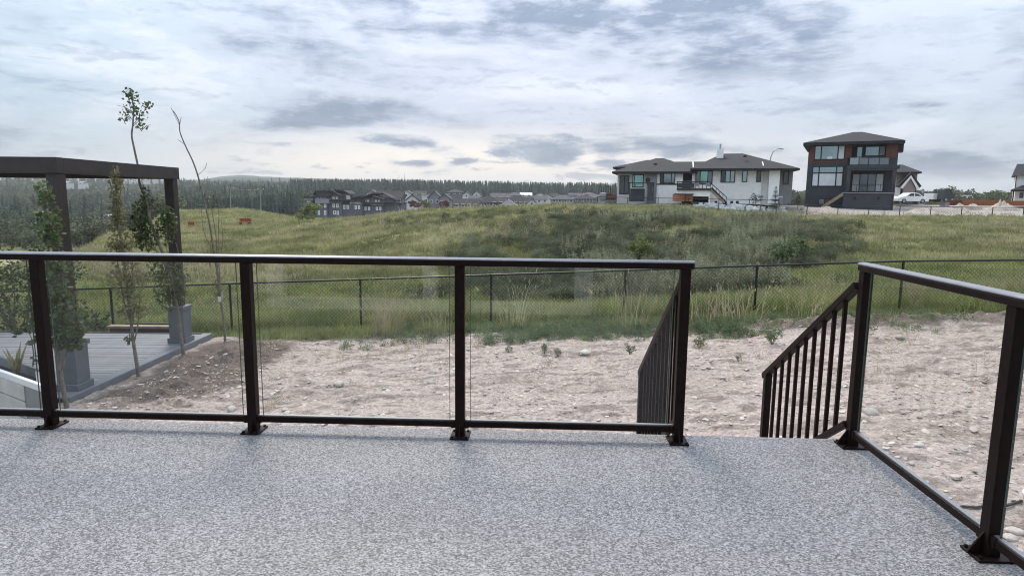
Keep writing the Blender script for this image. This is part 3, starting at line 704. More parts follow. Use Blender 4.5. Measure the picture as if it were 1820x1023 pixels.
def fence_posts(pts, label, name, group=None, rad=.028, rail=.022, per=None, wire=.004, extra=0.):
    """pts: (px, py of the top, depth)"""
    w0 = at(*pts[len(pts)//2]); t = thing(name, label, 'fence', (w0[0], w0[1], gz(w0[0], w0[1])), group=group)
    P = []
    for px, py, Y in pts:
        a = at(px, py, Y); z = gz(a[0], a[1]); P.append((a[0], a[1], a[2], z))
        MB().tube([(a[0], a[1], z-.3), (a[0], a[1], a[2]-.01)], rad, 8).build('post', 'fence', t)
        MB().tube([(a[0], a[1], a[2]-.02), (a[0], a[1], a[2]+.015)], rad*1.25, 8).build('post_cap', 'fence', t)
    for a, b in zip(P[:-1], P[1:]):
        MB().tube([(a[0], a[1]-rail*.2, a[2]-.005), (b[0], b[1]-rail*.2, b[2]-.005)], rail, 8).build('top_rail', 'fence', t)
        if per:
            link_mesh('wire_mesh', (a[0], a[1]-rad), (b[0], b[1]-rad), a[2]-.02, b[2]-.02, a[3]+.02+extra, b[3]+.02+extra, per, wire, t)
            MB().tube([(a[0], a[1]-rad, a[3]+.05), (b[0], b[1]-rad, b[3]+.05)], .003, 4).build('tension_wire', 'fence', t)
    return t
fp = [(-45, 519), (70, 515.5), (196, 511.5), (300, 507.5), (408, 503.5), (640, 496), (873, 488), (1112, 480), (1346, 471.5), (1606, 463.5), (1850, 461)]
fence_posts([(a, b, FY(a)) for a, b in fp], 'black chain-link fence between the dirt yard and the grassy hill', 'chain_link_fence', per=.085, wire=.0068)

# ------------------------------------------------------------------ stones and small things on the dirt
x, y = pick(24000, -5.9, 10.0, 4.3, 13.4, lambda x, y: (.25+.75*(fbm(x*.9, y*.9, 3, 61) > .0))*(1-.5*sstep(y, 8, 13)))
s = np.exp(rng.normal(math.log(.0095), .55, len(x))); s = np.clip(s, .004, .036)
scatter('pebbles', on_yard(x, y, .002), np.column_stack([s*rng.uniform(.8, 1.5, len(s)), s, s*rng.uniform(.6, 1, len(s))]), 'pebble', 'small pale stones strewn over the dirt yard')
def stone(px, py, r, label, squash=.55, seed=0):
    g = np.random.default_rng(seed); p = atz(px, py, -1.2)
    for _ in range(6): p = atz(px, py, gz(p[0], p[1]))
    b = MB(); n, mm = 9, 6; v = [(0, 0, squash*r)]
    for i in range(1, mm):
        th = PI*i/mm
        for k in range(n):
            ph = 2*PI*k/n; q = r*(1+.13*math.sin(2*ph+seed)+.10*g.normal()); v.append((q*1.25*math.sin(th)*math.cos(ph), q*math.sin(th)*math.sin(ph), squash*r*math.cos(th)*(1+.1*g.normal())))
    v.append((0, 0, -squash*r)); f = [(0, 1+k, 1+(k+1) % n) for k in range(n)]
    for i in range(mm-2): f += [(1+i*n+k, 1+(i+1)*n+k, 1+(i+1)*n+(k+1) % n, 1+i*n+(k+1) % n) for k in range(n)]
    f += [(len(v)-1, 1+(mm-2)*n+(k+1) % n, 1+(mm-2)*n+k) for k in range(n)]
    o = b.add(v, f).build('stone', 'stone', smooth=True); o.location = (p[0], p[1], p[2]+squash*r*.35); o.rotation_euler = (0, 0, g.uniform(0, 6))
    return tag(o, label, 'stone')
for k, a in enumerate([(1548, 735, .085, 'pale rounded stone on the dirt just right of the right corner post'),
                       (1532, 722, .05, 'smaller grey stone behind the pale rounded stone beside the corner post'),
                       (1634, 793, .045, 'pale stone on the dirt behind the middle of the right glass pane'),
                       (848, 754, .075, 'pale flat stone just right of the middle railing post, near the bottom rail'),
                       (603, 683, .075, 'pale stone alone on the dirt in the pane left of the middle post'),
                       (1040, 628, .085, 'pale stone by the weeds at the back of the dirt yard'),
                       (767, 681, .06, 'white stone left of the middle post, in the middle of the dirt'),
                       (412, 728, .07, 'pale stone just left of the second railing post from the left'),
                       (322, 714, .055, 'pale stone on the dirt in front of the dark soil mound'),
                       (1803, 946, .05, 'round cream stone at the foot of the nearest railing post, by the pail'),
                       (1795, 957, .045, 'cream pebble left of the round cream stone by the pail'),
                       (1600, 600, .07, 'pale stone on the low soil ridge in front of the fence at right')]):
    stone(*a, seed=k+1)
# pail, half out of the picture, and a dark cable on the dirt
pz = atz(1853, 962, -.9)
b = MB(); n = 20; prof = [(.11, 0), (.135, .22), (.143, .22), (.143, .235), (.13, .235), (.105, .02)]
v = [(r*math.cos(2*PI*k/n), r*math.sin(2*PI*k/n), z) for r, z in prof for k in range(n)]
f = [(i*n+k, i*n+(k+1) % n, (i+1)*n+(k+1) % n, (i+1)*n+k) for i in range(len(prof)-1) for k in range(n)]+[tuple(range(n))[::-1], tuple((len(prof)-1)*n+k for k in range(n))]
t = thing('pail', 'pale plastic pail on the dirt, cut off by the right edge of the picture', 'pail', (pz[0], pz[1], yz(pz[0], pz[1])-.01))
del t['origin']
b.add(v, f).build('body', 'plastic', t, smooth=True)
MB().tube([(.145*math.cos(a), .02, .22-.145*math.sin(a)*.5) for a in np.linspace(0, PI, 9)], .004, 5).build('handle', 'metal', t)
pts = []
for px, py in ((1690, 902), (1712, 899), (1735, 901), (1760, 897), (1785, 899), (1803, 893), (1818, 889)):
    p = atz(px, py, -.86); 
    for _ in range(4): p = atz(px, py, yz(p[0], p[1])+.015)
    pts.append(p)
tag(MB().tube(pts, .011, 6).build('cable', 'black', smooth=True), 'thin dark cable lying on the dirt behind the nearest railing post', 'cable')
p = at(1770, 549, 15.6); g = np.random.default_rng(4)
b = MB(); nx, ny = 14, 8
v = [(-.42+.84*i/(nx-1)+g.normal(0, .015), -.15+.3*j/(ny-1), .20*math.sin(PI*j/(ny-1))*(.6+.4*math.sin(3.1*i*.45))+g.normal(0, .025)) for j in range(ny) for i in range(nx)]
o = b.add(v, [(j*nx+i, j*nx+i+1, (j+1)*nx+i+1, (j+1)*nx+i) for j in range(ny-1) for i in range(nx-1)]).build('plastic_sheet', 'plastic')
o.location = (p[0], p[1], p[2]-.08); tag(o, 'crumpled white plastic sheet in the grass behind the fence at far right', 'sheet')

# ------------------------------------------------------------------ the neighbour's composite deck, pergola, planter
DZ = -1.5; DX1, DY0, DY1 = -6.37, 8.85, 13.2
t = thing('neighbour_deck', 'low grey composite deck with a pergola on it at left', 'deck', (DX1, DY0, DZ))
bm = None; y = DY0
while y < DY1-.1:
    if bm is None:
        bm = MB().box(-4.9, -.17, 0, .128, -.025, 0).build('board', 'compo', t, org=(0, 0, 0), bevel=.004); bo = bm
    else:
        bo = bm.copy(); C.objects.link(bo)
    bo.location = (0, y-DY0, rng.normal(0, .0012)); y += .142
MB().box(DX1-.165, DX1, DY0, DY1, DZ-.025, DZ+.001).build('edge_board', 'compo_edge', t, bevel=.004)
MB().box(DX1-.002, DX1+.018, DY0-.02, DY1+.02, DZ-.30, DZ-.002).build('fascia', 'compo_edge', t)
MB().box(DX1-4.9, DX1-.01, DY1, DY1+.02, DZ-.30, DZ-.002).build('fascia', 'compo_edge', t)
MB().box(DX1-4.9, DX1-.03, DY0+.02, DY1-.02, DZ-.28, DZ-.03).build('joist_frame', 'darkwood', t)
t = thing('pergola', 'black metal flat-roofed pergola on grey pedestals over the composite deck', 'pergola', (-6.6, 9.3, DZ))
for (px_, py_) in ((-6.6, 9.3), (-6.6, 12.42), (-10.7, 9.3), (-10.7, 12.42)):
    p = MB().box(px_-.15, px_+.15, py_-.15, py_+.15, DZ+.1, DZ+.66).build('pedestal', 'pedestal', t, bevel=.006)
    MB().box(px_-.18, px_+.18, py_-.18, py_+.18, DZ+.001, DZ+.10).build('base_trim', 'pedestal', p, bevel=.006)
    MB().box(px_-.175, px_+.175, py_-.175, py_+.175, DZ+.66, DZ+.73).build('cap', 'pedestal', p, bevel=.008)
    MB().box(px_-.085, px_+.085, py_-.085, py_+.085, DZ+.73, 1.694).build('post', 'pergola', t, bevel=.004)
x0, x1, y0, y1, za, zb = -10.82, -6.49, 9.18, 12.54, 1.695, 1.92
MB().box(x0, x1, y0, y0+.14, za, zb).build('beam', 'pergola', t, bevel=.004); MB().box(x0, x1, y1-.14, y1, za, zb).build('beam', 'pergola', t, bevel=.004)
MB().box(x1-.14, x1-.001, y0+.141, y1-.141, za+.001, zb-.001).build('beam', 'pergola', t, bevel=.004); MB().box(x0+.001, x0+.14, y0+.141, y1-.141, za+.001, zb-.001).build('beam', 'pergola', t, bevel=.004)
lv = None
for k in range(19):
    if lv is None: lv = MB().hexa([(x0+.15-t.location[0], -.09, -.012), (x1-.15-t.location[0], -.09, -.012), (x1-.15-t.location[0], .085, .02), (x0+.15-t.location[0], .085, .02), (x0+.15-t.location[0], -.09, -.006), (x1-.15-t.location[0], -.09, -.006), (x1-.15-t.location[0], .085, .026), (x0+.15-t.location[0], .085, .026)]).build('louver', 'pergola', t, org=(0, 0, 0)); lo_ = lv
    else: lo_ = lv.copy(); C.objects.link(lo_)
    lo_.location = (0, y0+.22+k*.165-t.location[1], 1.80-t.location[2])
# low timber box behind the deck
a = at(199, 577, 13.5); c = at(309, 577, 13.5)
t = thing('planter_box', 'low timber planter box along the far edge of the composite deck', 'planter', (a[0], 13.5, a[2]-.35))
MB().box(a[0], c[0], 13.42, 13.50, a[2]-.45, a[2]-.05).build('side', 'darkwood', t); MB().box(a[0], c[0], 13.95, 14.02, a[2]-.45, a[2]-.05).build('side', 'darkwood', t)
MB().box(a[0]-.03, c[0]+.03, 13.36, 13.55, a[2]-.048, a[2]).build('ledge', 'wood', t); MB().box(a[0]+.02, c[0]-.02, 13.51, 13.94, a[2]-.4, a[2]-.1).build('soil', 'soil', t)
# raised planter with white cap in front of it
ca, cb = atz(-40, 645, -.62), atz(76, 686, -.62)
d = (cb-ca)/np.linalg.norm(cb-ca); nn = np.array([cb[0]-.10, cb[1], 0]); nn /= np.linalg.norm(nn); zt = -.62
t = thing('raised_planter', 'raised garden planter with white cap and grey walls at the lower left', 'planter', (cb[0], cb[1], yz(cb[0], cb[1])))
def qbox(b, p, q, wd, z0, z1):
    p = np.array(p); q = np.array(q); n_ = nn*wd
    return b.hexa([(*p[:2], z0), (*q[:2], z0), (*(q+n_)[:2], z0), (*(p+n_)[:2], z0), (*p[:2], z1), (*q[:2], z1), (*(q+n_)[:2], z1), (*(p+n_)[:2], z1)])
qbox(MB(), ca, cb, .14, zt-.075, zt).build('cap', 'whitecap', t, bevel=.008)
e = cb-d*.42
qbox(MB(), e+nn*.02, cb-d*.02+nn*.02, .10, zt-.9, zt-.076).build('wall', 'greypanel', t)
bk = cb+nn*1.0
for k in range(4):
    z1 = zt-.077-k*.2; qbox(MB(), ca+nn*.015, e-d*.05+nn*.02, .12, z1-.19, z1).build('block', 'block', t, bevel=.012)
qbox(MB(), e-d*.049+nn*.03, e-d*.001+nn*.03, .09, zt-.9, zt-.077).build('corner_post', 'compo_edge', t)
MB().bar(cb-d*.05+nn*.13+(0, 0, -.38), cb-d*.05+nn*1.05+(0, 0, -.38), .06, .62).build('wall', 'greypanel', t)
qbox(MB(), ca+nn*1.0, cb+nn*1.0, .08, zt-.9, zt-.05).build('wall', 'compo_edge', t)
qbox(MB(), ca+nn*.13, cb-d*.05+nn*.13, .86, zt-.5, zt-.16).build('soil', 'soil', t)
# plants in it
def spot(px, py, Y): return at(px, py, Y)
p = ca+(cb-ca)*.62+nn*.55; p[2] = zt-.16
b = MB(); g = np.random.default_rng(3)
for k in range(15):
    a = g.uniform(0, 2*PI); l = g.uniform(.22, .5); le = g.uniform(.1, .6); q = p+np.array([math.cos(a)*le*l, math.sin(a)*le*l, l]); wv = np.array([-math.sin(a), math.cos(a), 0])*.014
    m_ = p+(q-p)*.5+np.array([0, 0, .05]); b.add([p-wv, p+wv, m_+wv*1.3, m_-wv*1.3, q], [(0, 1, 2, 3), (3, 2, 4)])
t = thing('spiky_plant', 'spiky plant with upright blade leaves in the raised planter', 'plant', p); b.build('leaves', 'leafolive', t)
Yp = 7.9; b = MB(); bl = MB(); g = np.random.default_rng(5)
pts = [spot(58, 655, Yp), spot(60, 630, Yp), spot(56, 600, Yp), spot(48, 585, Yp)]
t = thing('leafy_stem', 'thin stemmed plant with broad dark leaves just left of the leftmost railing post', 'plant', pts[0])
b.tube([pts[0]-np.array([0, 0, .3])]+pts, [.01, .009, .008, .006, .004], 5).build('stem', 'twig', t)
for px, py, n in ((33, 594, 7), (60, 607, 6), (62, 640, 7), (45, 588, 5)): leaf_quads(bl, spot(px, py, Yp), (.07, .06, .07), n, .10, g, up=0, aspect=.75)
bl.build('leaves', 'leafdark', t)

# ------------------------------------------------------------------ young trees beside that deck
def sapling(base, label, Y, stems, leaves, lmat='leaf', size=.075, seed=0, tagpx=None):
    p0 = atz(*base, -1.5)
    for _ in range(6): p0 = atz(*base, gz(p0[0], p0[1]))
    Y = p0[1]; g = np.random.default_rng(seed)
    t = thing('young_tree', label, 'tree', p0)
    for k, (st, r) in enumerate(stems):
        pts = [at(px, py, Y+dy) for px, py, dy in [(q+(0,))[:3] for q in st]]
        # smooth the polyline
        fine = []
        for i in range(len(pts)-1):
            a, b_, c, d_ = pts[max(i-1, 0)], pts[i], pts[i+1], pts[min(i+2, len(pts)-1)]
            for s_ in np.linspace(0, 1, 5)[:-1]: fine.append(.5*((2*b_)+(c-a)*s_+(2*a-5*b_+4*c-d_)*s_**2+(3*b_-a-3*c+d_)*s_**3))
        fine.append(pts[-1])
        if k == 0: fine[0] = p0-np.array([0, 0, .08])
        rr = np.linspace(r, max(r*.3, .0055), len(fine))
        MB().tube(fine, rr, 7 if k == 0 else 5).build('trunk' if k == 0 else 'branch', 'trunk' if r > .012 else 'twig', t, smooth=True)
    bl = MB(); tw = MB(); s_ = Y/F
    for (px, py, rx, ry, n) in leaves:
        c = at(px, py, Y); leaf_quads(bl, c, (rx*s_, rx*s_*.9, ry*s_), int(n*2.0), size, g, up=.5, aspect=.78)
        for _ in range(max(4, n//16)):
            q = c+np.array([g.normal(0, .55*rx*s_), g.normal(0, .4*rx*s_), g.uniform(-.5, .9)*ry*s_]); r0 = c+np.array([0, 0, -ry*s_*g.uniform(.3, 1.1)])
            tw.tube([r0, (q+r0)/2+np.array([g.normal(0, .02), 0, .03]), q], [.008, .006, .0035], 3, False)
    if bl.v: bl.build('foliage', lmat, t); tw.build('twigs', 'twig', t)
    if tagpx: c = at(*tagpx, Y-.03); MB().box(c[0]-.035, c[0]+.035, c[1]-.004, c[1]+.004, c[2]-.06, c[2]+.05).build('label_tag', 'white', t)
    return t
sapling((119, 724), 'leafy young tree nearest the viewer, in front of the front pergola pedestal', 8.3,
        [([(119, 724), (112, 690), (106, 650), (100, 600), (94, 540), (88, 470), (82, 400), (78, 335)], .034), ([(108, 665), (118, 630), (128, 590), (132, 550)], .014), ([(104, 640), (90, 600), (80, 565)], .014), ([(100, 610), (112, 560), (112, 500), (104, 440)], .012)],
        [(112, 575, 42, 45, 330), (125, 600, 26, 26, 110), (95, 525, 40, 35, 170), (100, 470, 34, 30, 110), (88, 400, 24, 45, 110), (80, 345, 15, 26, 45), (75, 585, 20, 24, 40)], 'leaf', .07, 1)
sapling((246, 667), 'slender young tree second from the front, narrow olive crown against the pergola beam', 9.9,
        [([(246, 667), (242, 640), (236, 600), (230, 545), (222, 480), (214, 420), (208, 360), (203, 300)], .032), ([(238, 610), (246, 570), (248, 520), (240, 470)], .013), ([(234, 580), (222, 540), (212, 490), (206, 440)], .012), ([(229, 540), (236, 480), (232, 420)], .010), ([(240, 612), (232, 590), (230, 600)], .007)],
        [(206, 330, 13, 38, 90), (208, 385, 15, 30, 80), (214, 435, 24, 30, 120), (225, 490, 34, 40, 190), (236, 545, 28, 30, 110), (229, 603, 8, 10, 14)], 'leafolive', .06, 2)
sapling((326, 631), 'young tree whose bare whip ends in a tuft of leaves high against the sky', 11.2,
        [([(326, 631), (322, 600), (317, 560), (308, 510), (298, 470), (285, 440), (268, 395), (261, 360), (248, 325), (246, 300), (238, 262), (234, 240), (236, 222), (237, 190), (231, 165)], .034),
         ([(315, 550), (306, 500), (296, 440), (292, 390)], .013), ([(317, 565), (330, 520), (322, 470), (312, 430)], .012), ([(300, 480), (280, 450), (258, 410)], .010),
         ([(236, 222), (250, 205), (262, 190)], .005), ([(237, 215), (226, 200), (219, 185)], .005), ([(236, 225), (247, 215), (257, 212)], .005)],
        [(234, 180, 15, 22, 32), (222, 205, 12, 14, 18), (248, 205, 14, 16, 20), (262, 185, 9, 8, 10), (228, 165, 10, 10, 11), (252, 225, 12, 9, 9),
         (248, 400, 17, 45, 190), (262, 420, 22, 30, 150), (258, 355, 12, 26, 60), (296, 400, 18, 36, 150), (300, 385, 14, 22, 60), (300, 520, 26, 34, 170), (285, 480, 26, 30, 120), (318, 500, 18, 40, 90)], 'leaf', .06, 3)
sapling((400, 604), 'almost bare young tree with thin stems nearest the fence, farthest of the row', 12.5,
        [([(400, 604), (398, 575), (392, 530), (386, 480), (379, 440), (372, 395), (360, 345), (351, 310), (342, 285), (330, 260), (320, 235), (318, 215), (308, 197)], .026),
         ([(392, 530), (386, 470), (384, 420), (376, 370), (374, 345), (366, 330)], .010), ([(393, 540), (390, 480), (388, 430), (389, 380), (386, 340)], .009), ([(388, 500), (378, 450), (362, 410), (358, 370)], .008),
         ([(320, 225), (314, 212), (304, 192)], .004), ([(330, 258), (316, 248)], .004), ([(351, 312), (364, 300), (367, 290)], .004), ([(386, 480), (396, 430), (393, 390)], .007), ([(319, 225), (322, 208)], .004)],
        [(384, 500, 16, 30, 26), (372, 450, 16, 26, 16), (385, 523, 8, 8, 14)], 'leafolive', .055, 4, (390, 531))

def bush(px, py, Y, rx, rz, n, label, m='leafdark', size=.09, seed=0, name='shrub', clumps=12):
    g = np.random.default_rng(seed); c = at(px, py, Y); z0 = gz(c[0], c[1]); t = thing(name, label, 'shrub', (c[0], c[1], z0))
    b = MB(); st = MB()
    for k in range(clumps):
        q = c+np.array([g.uniform(-.75, .75)*rx, g.uniform(-.6, .6)*rx, g.uniform(-.7, .7)*rz]); f = g.uniform(.30, .5)
        leaf_quads(b, q, (rx*f, rx*f, rz*f), n//clumps, size, g, up=-.1); st.tube([(c[0]+g.normal(0, .1*rx), c[1], z0-.05), (q[0], q[1], q[2])], [.014*rx+.004, .005], 4, False)
    b.build('foliage', m, t); st.build('stems', 'twig', t); return t
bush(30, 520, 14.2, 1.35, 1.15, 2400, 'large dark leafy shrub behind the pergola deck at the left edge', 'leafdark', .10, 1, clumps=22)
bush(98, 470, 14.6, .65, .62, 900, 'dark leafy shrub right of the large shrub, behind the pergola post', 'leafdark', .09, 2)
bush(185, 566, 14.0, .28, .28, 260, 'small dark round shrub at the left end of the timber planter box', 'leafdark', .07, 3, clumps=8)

# ------------------------------------------------------------------ grass, weeds and shrubs
# strip along the fence
x, y = pick(26000, -8.4, 14.0, 12.6, 17.5, lambda x, y: sstep(y+1.0*fbm(x*.8, y*.8, 3, 71)+.5*(x < -2)*sstep(x, -6, -2)*-1, 13.3, 14.4)*(.35+.65*sstep(fbm(x*.7, y*.9, 3, 72), -.1, .12)))
k = (x > -6.2) | (y > 13.6); x, y = x[k], y[k]
n = len(x); q = rng.uniform(size=n); st = sstep(fbm(x*.55+4, y*.55, 3, 73)+.06*sstep(x, 3, 6), .03, .2)
behind = y > 14.75-.05*(x+.5); tall = (q < .16) & behind; dry = (q > 1-.12*st-.02) & behind
low = ~tall & ~dry
P_ = on_yard(x, y)
scatter('verge_grass', P_[low], rng.uniform(.7, 1.4, low.sum())*np.where(behind[low], 1.15, .62), 'grassb', 'green grass growing along the chain-link fence', tilt=.25)
scatter('tall_grass', P_[tall], rng.uniform(.5, 1.05, tall.sum()), 'tall', 'tall green grass growing along the chain-link fence')
scatter('dry_grass', P_[dry], rng.uniform(.4, .9, dry.sum()), 'tallstraw', 'straw-coloured dry grass mixed in along the chain-link fence')
# weeds at the edge of the dirt
x, y = pick(6800, -3.4, 9.0, 10.9, 14.6, lambda x, y: sstep(y+1.6*fbm(x*.9, y*.7, 3, 81), 11.75, 12.9)*(.12+.75*np.exp(-((x-1.7)/1.6)**2)+.6*np.exp(-((x-4.4)/.6)**2)))
scatter('weeds', on_yard(x, y), rng.uniform(.3, .95, len(x)), 'weed', 'low green weeds spreading over the back edge of the dirt', tilt=.2)
x, y = pick(900, -5.5, 9.5, 7.5, 13, lambda x, y: .25+.75*sstep(y, 10.5, 12.5))
scatter('sparse_straw', on_yard(x, y), rng.uniform(.25, .6, len(x)), 'straw', 'thin dead grass and straw bits lying on the dirt', tilt=.7)
def on_ground(px, py):
    p = atz(px, py, -1.3)
    for _ in range(8): p = atz(px, py, gz(p[0], p[1]))
    return p
for k, (px, py, s, lab) in enumerate([(968, 628, .9, 'small weed on pale dirt left of the stone below the weed patch'), (992, 634, .8, 'small weed just right of another weed, below the weed patch'), (1243, 618, 1.3, 'dark bushy weed just right of the stair post'),
                                      (1120, 630, 1.0, 'dark low weed on the dirt just left of the left stair railing'), (905, 626, .7, 'thin weed on the dirt right of the middle railing post'), (770, 603, .8, 'thin weed at the grass edge left of the middle railing post'),
                                      (1372, 612, 1.5, 'dense green weed behind the lower end of the right stair railing'), (1312, 642, .6, 'tiny weed in the middle of the stair opening'), (1290, 598, 1.3, 'green weed at the fence foot in the middle of the stair opening')]):
    g = np.random.default_rng(90+k); p = on_ground(px, py); t = thing('weed_plant', lab, 'weed', p); del t['origin']; t.scale = (s*.85, s*.85, s*.8)
    b = MB(); st = MB()
    for q in range(7):
        a = g.uniform(0, 2*PI); le = g.uniform(.04, .13); hh = g.uniform(.12, .26); e = np.array([math.cos(a)*le, math.sin(a)*le, hh]); st.tube([(0, 0, -.02), e], [.005, .003], 4, False)
        leaf_quads(b, e*.75, (.05, .05, .08), 14, .055, g, up=-.5, aspect=.45)
    st.build('stems', 'twig', t); b.build('foliage', 'weed', t)
def clump(px, py, label, kind, n, h, r, seed):
    p = on_ground(px, py); g = np.random.default_rng(seed); t = thing('grass_clump', label, 'grass clump', p); del t['origin']
    blades(int(n*.75), h, r*1.35, .009, .75, seed, True, .2).build('stalks', kind, t); blades(n//2, h*.4, r*1.1, .012, .6, seed+1).build('leaves', 'grassb', t)
for k, a in enumerate([(690, 596, 'tall pale straw-coloured grass clump left of the middle railing post', 'straw', 150, 1.45, .30), (790, 592, 'dry grass clump leaning at the fence just left of the middle railing post', 'straw', 90, 1.0, .35),
                       (915, 585, 'tall pale stalks rising beside the fence post right of the middle railing post', 'straw', 60, 1.25, .28), (1118, 585, 'tall thin dry grass clump around the fence post left of the stair railing', 'straw', 70, 1.2, .3),
                       (1245, 578, 'dry grass clump seen in the left of the stair opening', 'straw', 110, .95, .4), (1315, 574, 'dry grass clump left of the fence post in the stair opening', 'straw', 100, .95, .4),
                       (1440, 566, 'dry grass clump behind the right stair railing balusters', 'straw', 90, .8, .4)]):
    clump(*a, seed=200+10*k)

# the hill: grass getting coarser in tone towards the swale
def hillmask(x, y, px):
    m = .35+.65*sstep(fbm(x*.25, y*.25, 3, 91), -.15, .1)
    return m*(1-.93*(sstep(px, 1385, 1440)*sstep(y, 62, 63.5)))*(1-sstep(px, 1060, 1120)*sstep(y, 68, 70))
x, y = fan(85000, -60, 1900, 16.5, 75, hillmask); s = rng.uniform(.55, 1.2, len(x))*(.85+y/140)
scatter('hill_grass', on_land(x, y), np.column_stack([s*1.2, s*1.2, s*.85]), 'grass', 'rough green grass covering the hill', tilt=.3)
x, y = fan(26000, -60, 1900, 16.5, 26, lambda x, y, px: .8*(1-sstep(y, 20, 26))+.2)
scatter('swale_grass', on_land(x, y), rng.uniform(.7, 1.5, len(x)), 'grassb', 'brighter grass in the dip behind the fence', tilt=.3)
x, y = fan(9000, 0, 1900, 17, 72, lambda x, y, px: sstep(fbm(x*.2+7, y*.2, 3, 95), .0, .15)*(1-(sstep(px, 1385, 1440)*sstep(y, 62, 63))))
scatter('hill_straw', on_land(x, y), rng.uniform(.8, 1.7, len(x))*(.7+y/80), 'straw', 'dry seed heads standing in the hill grass', tilt=.3)
x, y = fan(16000, 640, 1560, 20, 50, lambda x, y, px: sstep(px+500*fbm(x*.12, y*.12, 3, 107), 720, 1080)*(1-sstep(px, 1430, 1540))*(1-sstep(y, 36, 50))*sstep(fbm(x*.5, y*.5, 3, 101), -.16, .12)*.9)
scatter('shrub_cover', on_land(x, y), rng.uniform(.4, .95, len(x)), 'shrub', 'low dark shrubs covering the face of the hill', tilt=.2)
x, y = fan(5000, 880, 1440, 20, 46, lambda x, y, px: sstep(px, 900, 1200)*(1-sstep(px, 1380, 1430))*sstep(fbm(x*.3+2, y*.3, 3, 103), -.05, .12)*(.35+.65*sstep(px, 1150, 1230)))
scatter('silvery_shrubs', on_land(x, y), rng.uniform(.6, 1.15, len(x)), 'silver', 'silvery grey-green shrubs on the right face of the hill', tilt=.15)
x, y = fan(16000, 60, 660, 60, 190, lambda x, y, px: (1-sstep(px, 600, 660))*sstep(px, 60+y*1.2, 160+y*1.4)); s = rng.uniform(.9, 1.6, len(x))*(.7+y/110)
scatter('field_grass', on_land(x, y), np.column_stack([s*1.3, s*1.3, s*.6]), 'grass', 'grass on the far field at left with the power poles', tilt=.3)
bush(1138, 440, 27, .62, .55, 900, 'rounded yellow-green bush on the hill just left of the stair opening', 'limeleaf', .12, 11, 'bush')
bush(1398, 448, 26, 1.0, .65, 1500, 'dark green leafy bush on the hill left of the right corner post', 'leaf', .14, 12, 'bush', 18)
bush(548, 376, 120, 2.6, 1.9, 700, 'yellow-green bush at the left foot of the grey row houses', 'limeleaf', .55, 13, 'bush')
for k, (px, py, r) in enumerate(((372, 385, 1.4), (340, 383, 2.0))): pass

# ------------------------------------------------------------------ houses on the hill top
def pr(px, py, Y): a = hat(px, py, Y); return float(a[0]), float(a[2])
def rect(b, Y0, Y1, px0, py0, px1, py1, d=0.):
    """block whose front face fills a rectangle seen at depth Y0"""
    mx, my = (px0+px1)/2, (py0+py1)/2
    x0 = pr(px0, my, Y0)[0]; x1 = pr(px1, my, Y0)[0]; z1 = pr(mx, py0, Y0)[1]; z0 = pr(mx, py1, Y0)[1]
    return b.box(x0, x1, Y0-d, Y1, z0-0., z1)
def window(parent, Y, px0, py0, px1, py1, cols=(1,), rows=(1,), frame='black', pane='win', fw=.09, prd=.07, panes=None, name='window'):
    mx, my = (px0+px1)/2, (py0+py1)/2
    x0 = pr(px0, my, Y)[0]; x1 = pr(px1, my, Y)[0]; z1 = pr(mx, py0, Y)[1]; z0 = pr(mx, py1, Y)[1]
    b = MB(); cs = np.cumsum([0]+list(cols))/sum(cols); rs = np.cumsum([0]+list(rows))/sum(rows)
    xs = x0+(x1-x0)*cs; zs = z1-(z1-z0)*rs
    for i, xx in enumerate(xs):
        o_ = 0 if 0 < i < len(xs)-1 else (fw/2 if i == 0 else -fw/2); b.box(xx+o_-fw/2, xx+o_+fw/2, Y-prd, Y+.02, z0, z1)
    for i, zz in enumerate(zs):
        o_ = 0 if 0 < i < len(zs)-1 else (-fw/2 if i == 0 else fw/2); b.box(x0+fw, x1-fw, Y-prd+.004, Y+.02, zz+o_-fw/2, zz+o_+fw/2)
    w_ = b.build(name, frame, parent); k = 0
    for j in range(len(zs)-1):
        for i in range(len(xs)-1):
            m = panes[k % len(panes)] if panes else pane; k += 1
            MB().box(xs[i]+fw/2, xs[i+1]-fw/2, Y-.03, Y+.02, zs[j+1]+fw/2, zs[j]-fw/2).build('pane', m, w_)
    return w_
def hip(parent, ex0, ex1, ey0, ey1, ez, rx0, rx1, ry, rz, m='roof', fascia=.22, name='roof'):
    b = MB(); z0 = ez-fascia
    v = [(ex0, ey0, z0), (ex1, ey0, z0), (ex1, ey1, z0), (ex0, ey1, z0), (ex0, ey0, ez), (ex1, ey0, ez), (ex1, ey1, ez), (ex0, ey1, ez), (rx0, ry, rz), (rx1, ry, rz)]
    b.add(v, [(3, 2, 1, 0), (0, 1, 5, 4), (1, 2, 6, 5), (2, 3, 7, 6), (3, 0, 4, 7), (4, 5, 9, 8), (5, 6, 9), (6, 7, 8, 9), (7, 4, 8)])
    return b.build(name, m, parent)
def small(name, parent, m, fn, **k):
    b = MB(); fn(b); return b.build(name, m, parent, **k)

